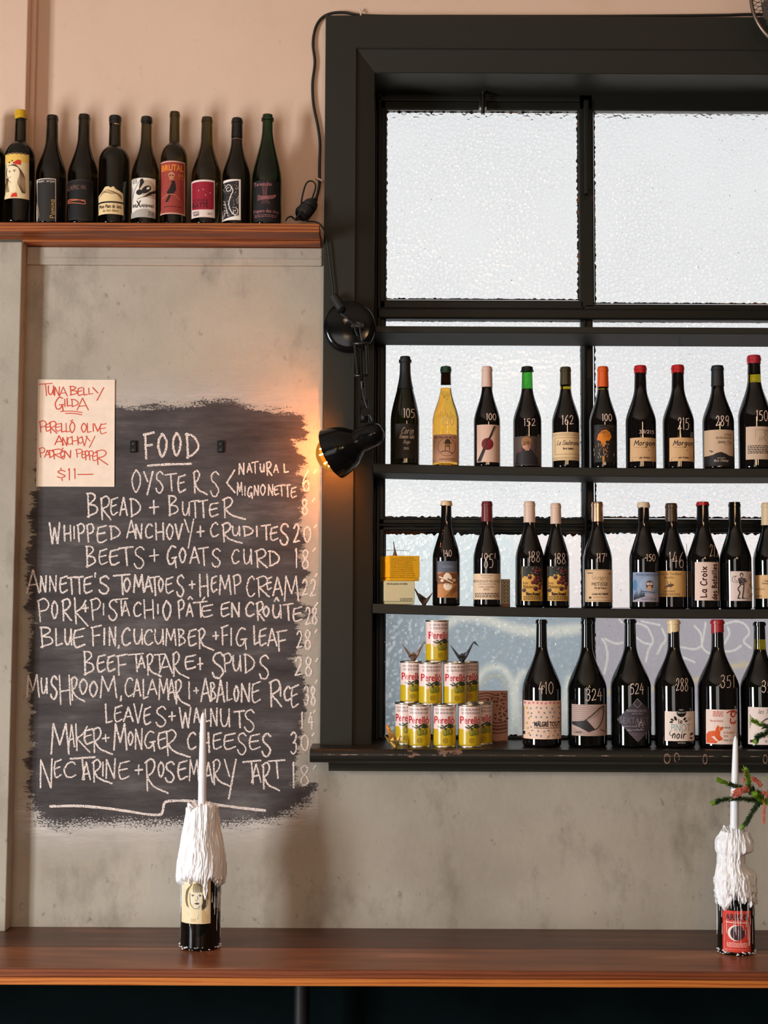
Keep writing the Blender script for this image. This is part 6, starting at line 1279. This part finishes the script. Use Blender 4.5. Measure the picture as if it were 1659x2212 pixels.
def chalk(a, c, wv, st):
    """a chalk stroke, lifted and set down again at each sharp corner"""
    pieces = [[st[0]]]
    for i in range(1, len(st)):
        pieces[-1].append(st[i])
        if i < len(st) - 1 and (st[i] - st[i - 1]).normalized().dot((st[i + 1] - st[i]).normalized()) < .35: pieces.append([st[i]])
    for pc in pieces:
        R_ = [pc[0]]
        for p, q in zip(pc, pc[1:]):
            k = max(1, math.ceil((q - p).length / 2)); R_ += [p.lerp(q, i / k) for i in range(1, k + 1)]
        h = a.up(); qs = ribbon(R_, wv)
        for i, q in enumerate(qs): a.face(q, c, h + 2.4e-6 * i / len(qs))
for li, line in enumerate(CH.split('\n')):
    words = []; a2 = Art(); c = (1, 1, 1); a2.STEP = 2.5e-5; a2.CYC = 7; lastx = -99
    for tok in line.split():
        ch = tok[0]; xr, yr = tok[2:].split('@'); x0, x1 = map(float, xr.split('-')); y0, y1 = map(float, yr.split('-'))
        if ch in '1I': x0, x1 = (x0 + x1) / 2 - 5, (x0 + x1) / 2 + 5
        wv = 4.9 if li == 0 else (3.6 if li not in (2, 3) else 3.0); e_ = wv * .5 + (.5 if x1 - x0 > 14 else 0); sts = glyph('~R' if ch == 'R' and x1 - x0 > 33 else ch, x0 + e_, y0 + wv * .4, x1 - e_, y1 - wv * .4, 5)
        if not ch.isdigit():
            if x0 - lastx > 6 or not words: words.append(Art()); words[-1].STEP = 2.5e-5; words[-1].CYC = 7
            lastx = max(lastx, x1) if x0 - lastx <= 6 else x1
        for st in sts:
            q = [Vector((p.x + rnd.uniform(-.5, .5), p.y + rnd.uniform(-.5, .5))) for p in st]; chalk(a2 if ch.isdigit() else words[-1], c, wv * rnd.uniform(.85, 1.12), q)
    if li == 0: words.append(Art()); words[-1].line(c, 5, [(319, 1006), (360, 1003), (413, 1002)], 3)
    if li >= 3 and li - 3 < len(ticks): x, y = ticks[li - 3]; a2.line(c, 3.6, [(x + 2, y - 3), (x - 3, y + 4)])
    if li == 14: words.append(Art()); words[-1].line(c, 5.5, [(108, 1742), (150, 1741), (200, 1743), (260, 1750), (310, 1758), (345, 1760), (352, 1750), (356, 1734), (375, 1730), (425, 1731), (475, 1739), (520, 1745), (573, 1751)], 5)
    for a_, nm in [(q, 'chalk_word') for q in words] + [(a2, 'chalk_price')]:
        if not a_.V: continue
        a_.build(nm, M['chalk'], menu, hw, org, 0)
JIT[0] = 0
for px, py in ((289, 965), (477, 965)):   # blackened wall fixings painted over in the menu patch
    q = at(px, py, YM); tq = thing('wall_fixing', (q.x, YM - .0004, q.z), 'small black wall fixing left of the food heading' if px < 400 else 'small black wall fixing right of the food heading', 'wall fixing')
    bm = B(); box(bm, -.010, .010, -.006, 0, -.018, .018, .002); obj('plate', bm, M['black'], tq)
    for dz in (-.010, .008): bm = B(); lathe(bm, [(0, 0), (.005, 0), (.0045, .003), (0, .004)], 14, (0, -.006, dz), (0, -1, 0)); obj('screw', bm, M['steel'], tq, True, None, 40)

# ------------------------------------------------------------------ paper note
YN = YW - .004
nt = thing('paper_note', tuple(at(162, 935, YN)), 'cream paper note with red handwriting taped over the corner of the chalk menu', 'note'); no = Vector(nt.location)
bm = B(); cs = [at(82, 819.5, YN), at(248, 820.5, YN), at(247, 1051.5, YN), at(78, 1051, YN)]; n_ = 12; rows = []
for j in range(n_ + 1):
    v_ = j / n_; rows.append([[bm.verts.new(cs[0].lerp(cs[1], i / n_).lerp(cs[3].lerp(cs[2], i / n_), v_) - no + Vector((0, -.0006 * math.sin(v_ * 3.1) * (i / n_) + dy, 0))) for i in range(n_ + 1)] for dy in (0, .0004)])
for a_, b_ in zip(rows, rows[1:]):
    for i in range(n_):
        for s_ in (0, 1): bm.faces.new((a_[s_][i], a_[s_][i + 1], b_[s_][i + 1], b_[s_][i]))
obj('sheet', bm, M['kraft'], nt, True)
a = Art(); a.STEP = 3e-5; a.CYC = 7; c = (1, 1, 1); TX = """T:84-113@828-855 U:103-117@833-853 N:117-129@835-855 A:128-146@836-856 B:150-168@834-854 E:167-179@836-855 L:179-190@838-854 L:190-201@838-852 Y:199-225@837-865
G:117-138@858-887 I:135-144@862-879 L:143-155@860-878 D:153-169@862-879 A:166-192@860-886
P:84-101@909-934 E:98-109@914-932 R:106-123@910-936 E:119-132@914-932 L:131-142@914-934 L:141-152@914-934 O:150-162@911-935 `:150-159@907-910 O:175-187@914-934 L:187-198@914-935 I:196-206@915-932 V:203-220@915-932 E:215-231@914-938
A:118-138@941-961 N:134-146@944-963 C:145-156@944-960 H:154-170@942-961 O:168-180@944-958 V:176-189@942-964 Y:184-206@942-967
P:84-98@967-988 A:96-109@972-988 D:105-117@972-989 R:112-138@970-992 O:130-140@973-988 `:133-137@968-971 N:138-154@973-989 P:163-179@970-988 E:176-186@974-990 P:183-193@974-994 P:191-203@974-994 E:199-211@976-996 R:206-233@972-1004
$:121-144@1013-1034 1:144-154@1012-1037 1:156-166@1012-1034 -:166-203@1019-1030"""
for tok in TX.split():
    ch = tok[0]; xr, yr = tok[2:].split('@'); x0, x1 = map(float, xr.split('-')); y0, y1 = map(float, yr.split('-')); wv_ = rnd.uniform(1.7, 2.3)
    for q in glyph(ch, x0, y0, x1, y1, 5): chalk(a, c, wv_, q)
a.line(c, 1.8, [(130, 889), (155, 888), (178, 891)], 3); a.line(c, 2, [(141, 893), (160, 893), (177, 896)], 3)
a.build('red_handwriting', M['marker'], nt, plane_hit((0, YN - .0009, 0), (0, -1, 0)), no, 0)

# ------------------------------------------------------------------ wall lamp
lx = at(755, 708, YF); lk = mpp(4.0)
lamp = thing('wall_lamp', (lx.x, YF - .0005, lx.z), 'black articulated work lamp screwed to the window casing, its amber bulb lit', 'lamp'); lo = Vector(lamp.location)
def LP(px, py, Y): return at(px, py, Y) - lo
bm = B(); lathe(bm, [(0, 0), (.076, 0), (.078, .004), (.078, .014), (.074, .020), (.060, .024), (.02, .026), (0, .026)], 56, (0, 0, 0), (0, -1, 0)); obj('wall_plate', bm, M['black'], lamp, True, None, 50)
bm = B(); lathe(bm, [(0, 0), (.009, 0), (.009, .006), (.005, .010), (0, .010)], 20, LP(748, 697, YF) + Vector((0, -.026, 0)), (0, -1, 0)); obj('mounting_screw', bm, M['chrome'], lamp, True, None, 40)
J0 = LP(772, 705, 3.99); J1 = LP(781, 812, 3.955); J2 = LP(786, 868, 3.945); J3 = LP(790, 903, 3.94)
bm = B(); tube(bm, [LP(772, 712, YF) + Vector((0, -.02, 0)), J0], .011, 14); lathe(bm, [(0, -.018), (.012, -.018), (.012, .018), (0, .018)], 20, J0, (1, 0, 0)); obj('pivot', bm, M['steel'], lamp, True, None, 40)
bm = B(); pts = [LP(735, 676, 3.99), LP(752, 690, 3.985), LP(764, 702, 3.97), LP(768, 715, 3.965), LP(773, 727, 3.965)]; tube(bm, pts, .0022, 8, 5)
tube(bm, [LP(770, 696, 3.962), LP(778, 700, 3.958), LP(778, 716, 3.956), LP(784, 738, 3.955)], .0028, 8, 5); obj('feed_cable', bm, M['blackmatt'], lamp, True)
for dx in (-12, 13): # springs beside the arm
    bm = B(); A0 = LP(778 + dx, 740, 3.965); A1 = LP(783 + dx * .85, 808, 3.952); ax_ = (A1 - A0); L_ = ax_.length; ax_.normalize(); u_ = ax_.orthogonal().normalized(); w_ = ax_.cross(u_)
    tube(bm, [A0 + ax_ * (L_ * q / 260) + (u_ * math.cos(q * .9) + w_ * math.sin(q * .9)) * .0042 for q in range(261)], .0011, 5); obj('spring', bm, M['steel'], lamp, True)
bm = B(); tube(bm, [J0, LP(779, 760, 3.965), J1, J2], .0065, 10); obj('arm', bm, M['black'], lamp, True)
for py, wd in ((742, 18), (811, 15)):
    q = LP(780, py, 3.955); bm = B(); tube(bm, [q - Vector((wd * lk, 0, 0)), q + Vector((wd * lk, 0, 0))], .0042, 10); obj('spring_bar', bm, M['steel'], lamp, True)
bm = B(); tube(bm, [LP(784, 838, 3.94), LP(786, 858, 3.935), LP(796, 888, 3.93), LP(806, 912, 3.93)], .0036, 8, 5); obj('shade_cable', bm, M['blackmatt'], lamp, True)
bm = B(); box(bm, J2.x - .012, J2.x + .014, J2.y - .012, J2.y + .012, J3.z - .012, J2.z + .006, .004); q = J3.lerp(J2, .3); lathe(bm, [(0, -.02), (.012, -.02), (.012, .02), (0, .02)], 18, q, (0, 1, 0)); obj('knuckle', bm, M['black'], lamp, True, None, 40)
YL = 3.925
axd = Vector((-.86, .34, -.37)).normalized()      # towards the mouth of the shade
S0 = LP(776, 953, YL)
prof = [(0, -.078), (.010, -.0775), (.021, -.072), (.029, -.062), (.0335, -.048), (.0345, -.02), (.0335, .0), (.036, .004), (.037, .012)]
bm = B(); lathe(bm, prof + [(.030, .012), (.028, -.05), (0, -.055)], 48, S0, axd); obj('lamp_holder', bm, M['black'], lamp, True, None, 60)
bm = B(); outer = [(.033, .0), (.041, .010), (.054, .024), (.064, .042), (.0705, .062), (.0745, .080), (.076, .088)]; inner = [(r - .0018, z) for r, z in outer[::-1]]
lathe(bm, outer + [(.0762, .0895)] + inner, 64, S0, axd); obj('shade', bm, [M['black']], lamp, True, None, 60)
bc = S0 + axd * .084
m, t, p = nodes('amber_bulb_glass'); em = t.nodes.new('ShaderNodeEmission'); em.inputs[0].default_value = (1, .36, .035, 1); em.inputs[1].default_value = .5
tr = t.nodes.new('ShaderNodeBsdfTransparent'); tr.inputs[0].default_value = (1, .5, .12, 1); gl = t.nodes.new('ShaderNodeBsdfGlossy'); gl.inputs[1].default_value = .05
fr = t.nodes.new('ShaderNodeFresnel'); fr.inputs[0].default_value = 1.3; ad = t.nodes.new('ShaderNodeAddShader'); mx = t.nodes.new('ShaderNodeMixShader')
t.links.new(em.outputs[0], ad.inputs[0]); t.links.new(tr.outputs[0], ad.inputs[1]); t.links.new(fr.outputs[0], mx.inputs[0]); t.links.new(ad.outputs[0], mx.inputs[1]); t.links.new(gl.outputs[0], mx.inputs[2]); t.links.new(mx.outputs[0], t.nodes['Material Output'].inputs[0])
bm = B(); bmesh.ops.create_uvsphere(bm, u_segments=40, v_segments=24, radius=.0535, matrix=Matrix.Translation(bc)); obj('bulb', bm, m, lamp, True)
m2_, t2_, p2_ = nodes('glowing_filament'); setin(p2_, **{'Emission Color': (1, .50, .18, 1), 'Emission Strength': 600.0})
bulb_o = [o_ for o_ in lamp.children if o_.name.startswith('bulb')][0]
bm = B(); u_ = axd.orthogonal().normalized(); w_ = axd.cross(u_)
for q in range(6):
    an = q * math.pi / 3; d_ = u_ * math.cos(an) + w_ * math.sin(an); tube(bm, [bc + d_ * .020 - axd * .010, bc + d_ * .028 + axd * .034], .0017, 6)
obj('filament', bm, m2_, bulb_o)
# ------------------------------------------------------------------ cable with plug along the casing, held by clips
YK = YW - .008
cab = thing('power_cable', tuple(at(690, 380, YK)), 'black power cable looping round the casing corner with a plug resting by the shelf end', 'cable'); co_ = Vector(cab.location)
def KP(px, py, Y=YK): return at(px, py, Y) - co_
zc_ = lambda px, d=0: (px, 31 + d)
bm = B(); tube(bm, [KP(2100, 32), KP(1659, 31), KP(1550, 33), KP(1300, 35), KP(1000, 35), KP(860, 35), KP(780, 33), KP(745, 27), KP(715, 29), KP(694, 40), KP(681, 62), KP(676, 95), KP(680, 135), KP(675, 180), KP(677, 225), KP(686, 270), KP(691, 310), KP(690, 360), KP(690, 395), KP(687, 415, 4.078), KP(682, 432, 4.06)], .0042, 10, 7); obj('lead', bm, M['blackmatt'], cab, True)
bm = B(); ax_ = (KP(649, 468, 4.025) - KP(682, 432, 4.06)); L_ = ax_.length; lathe(bm, [(0, -.006), (.006, 0), (.010, .012), (.017, .018), (.022, .03), (.0235, L_ * .55), (.020, L_ * .57), (.024, L_ * .62), (.025, L_ * .9), (.020, L_), (0, L_ + .002)], 28, KP(683, 430, 4.06), ax_); obj('plug', bm, M['blackmatt'], cab, True, None, 40)
bm = B(); tube(bm, [KP(640, 474, 4.02), KP(648, 455, 4.02), KP(654, 420, 4.03), KP(662, 396, 4.05), KP(673, 391, 4.055), KP(681, 398, 4.055), KP(680, 412, 4.05), KP(668, 440, 4.03), KP(648, 462, 4.0), KP(636, 475, 3.99)], .0026, 8, 6); obj('cord_loop', bm, M['blackmatt'], cab, True)
bm = B(); tube(bm, [KP(650, 474, 4.02), KP(638, 475, 4.0), KP(630, 468, 3.975), KP(622, 470, 3.965), KP(617, 477, 3.96)], .0024, 8, 6); obj('cord_tail', bm, M['blackmatt'], cab, True)
bm = B(); tube(bm, [KP(662, 478, 4.05), KP(684, 480, 4.052), KP(696, 490, 4.05), KP(703, 505, 4.052), KP(710, 550, 4.054), KP(716, 600, 4.055), KP(720, 636, 4.055)], .0026, 8, 6); obj('lamp_lead', bm, M['blackmatt'], cab, True)
bm = B(); A0 = KP(721, 640, 4.045); A1 = KP(738, 668, 4.03); tube(bm, [A0 - (A1 - A0) * .06, A0], [.008, .0135], 14); tube(bm, [A0, A1], .0135, 14); tube(bm, [A1, A1 + (A1 - A0) * .12], [.0135, .006], 14); obj('inline_switch', bm, M['blackmatt'], cab, True, None, 50)
for px, py, a_ in ((779, 31, 0), (690, 389, 1)):
    q = at(px, py, YK); tq = thing('cable_clip', (q.x, YK, q.z), 'white cable clip on top of the window casing' if a_ == 0 else 'white cable clip holding the cable just above the plug', 'cable clip')
    bm = B()
    if a_ == 0: tube(bm, [(-.001, 0, .010), (0, -.006, .006), (.001, -.007, -.006), (0, -.003, -.010)], .0028, 8, 4)
    else: tube(bm, [(-.009, 0, .003), (-.004, -.006, .002), (.006, -.007, -.003), (.009, -.003, -.005)], .0030, 8, 4)
    obj('hook', bm, M['clip'], tq, True)
    bm = B(); lathe(bm, [(0, 0), (.003, 0), (.0025, .0035), (0, .004)], 12, (-.001 if a_ == 0 else -.010, -.001, .012 if a_ == 0 else .003), (0, -1, 0)); obj('nail', bm, M['chrome'], tq, True)
# ------------------------------------------------------------------ wall fan, mostly above the frame
YFN = 3.86; fc_ = at(1746, -6, YFN); fk = mpp(YFN); FR = 128 * fk
fan = thing('wall_fan', (fc_.x, YFN, fc_.z), 'wire caged wall fan hanging in the top right corner above the window', 'fan')
bm = B(); tube(bm, [(FR * math.cos(q * math.pi / 32), 0, FR * math.sin(q * math.pi / 32)) for q in range(65)], .0055, 8); obj('rim', bm, plain('dull_bronze', S(120, 104, 92), .3, .8), fan, True)
bm = B()
for q in range(72):
    c_, s_ = math.cos(q * math.pi / 36), math.sin(q * math.pi / 36)
    tube(bm, [(r * FR * c_, y, r * FR * s_) for r, y in ((.22, -.07), (.6, -.062), (.88, -.036), (1, 0))], .0009, 4, 4); tube(bm, [(r * FR * c_, y, r * FR * s_) for r, y in ((.22, .05), (.6, .046), (.88, .03), (1, 0))], .0009, 4, 3)
for r, y in ((.5, -.066), (.86, -.04), (.75, .04)): tube(bm, [(r * FR * math.cos(q * math.pi / 32), y, r * FR * math.sin(q * math.pi / 32)) for q in range(65)], .0011, 4)
obj('cage', bm, M['steel'], fan, True)
bm = B(); lathe(bm, [(0, -.075), (FR * .2, -.074), (FR * .23, -.068), (FR * .23, -.06), (0, -.06)], 36, (0, 0, 0), (0, 1, 0)); obj('badge', bm, M['steel'], fan, True, None, 40)
for q in range(4):
    an = q * math.pi / 2 + .5; bm = B(); pr = [(.15, -.08), (.5, -.26), (.8, -.28), (.9, -.05), (.8, .2), (.4, .16), (.15, .06)]
    for dy in (0, .002):
        vs_ = [bm.verts.new(((r * math.cos(an) - s * math.sin(an)) * FR, -.01 + dy + s * .10 * FR * 1.2, (r * math.sin(an) + s * math.cos(an)) * FR)) for r, s in pr]; bm.faces.new(vs_)
    obj('blade', bm, plain('smoke_blade', S(90, 80, 72), .3), fan)
bm = B(); lathe(bm, [(0, .052), (.06, .054), (.06, .14), (.045, .16), (0, .162)], 36, (0, 0, 0), (0, 1, 0)); obj('motor', bm, M['steel'], fan, True, None, 50)
bm = B(); tube(bm, [(0, .14, 0), (0, .19, -.02), (0, YW - YFN, -.05)], .016, 12); box(bm, -.05, .05, YW - YFN - .012, YW - YFN - .0005, -.12, .04, .004); obj('wall_bracket', bm, M['steel'], fan, True, None, 50)
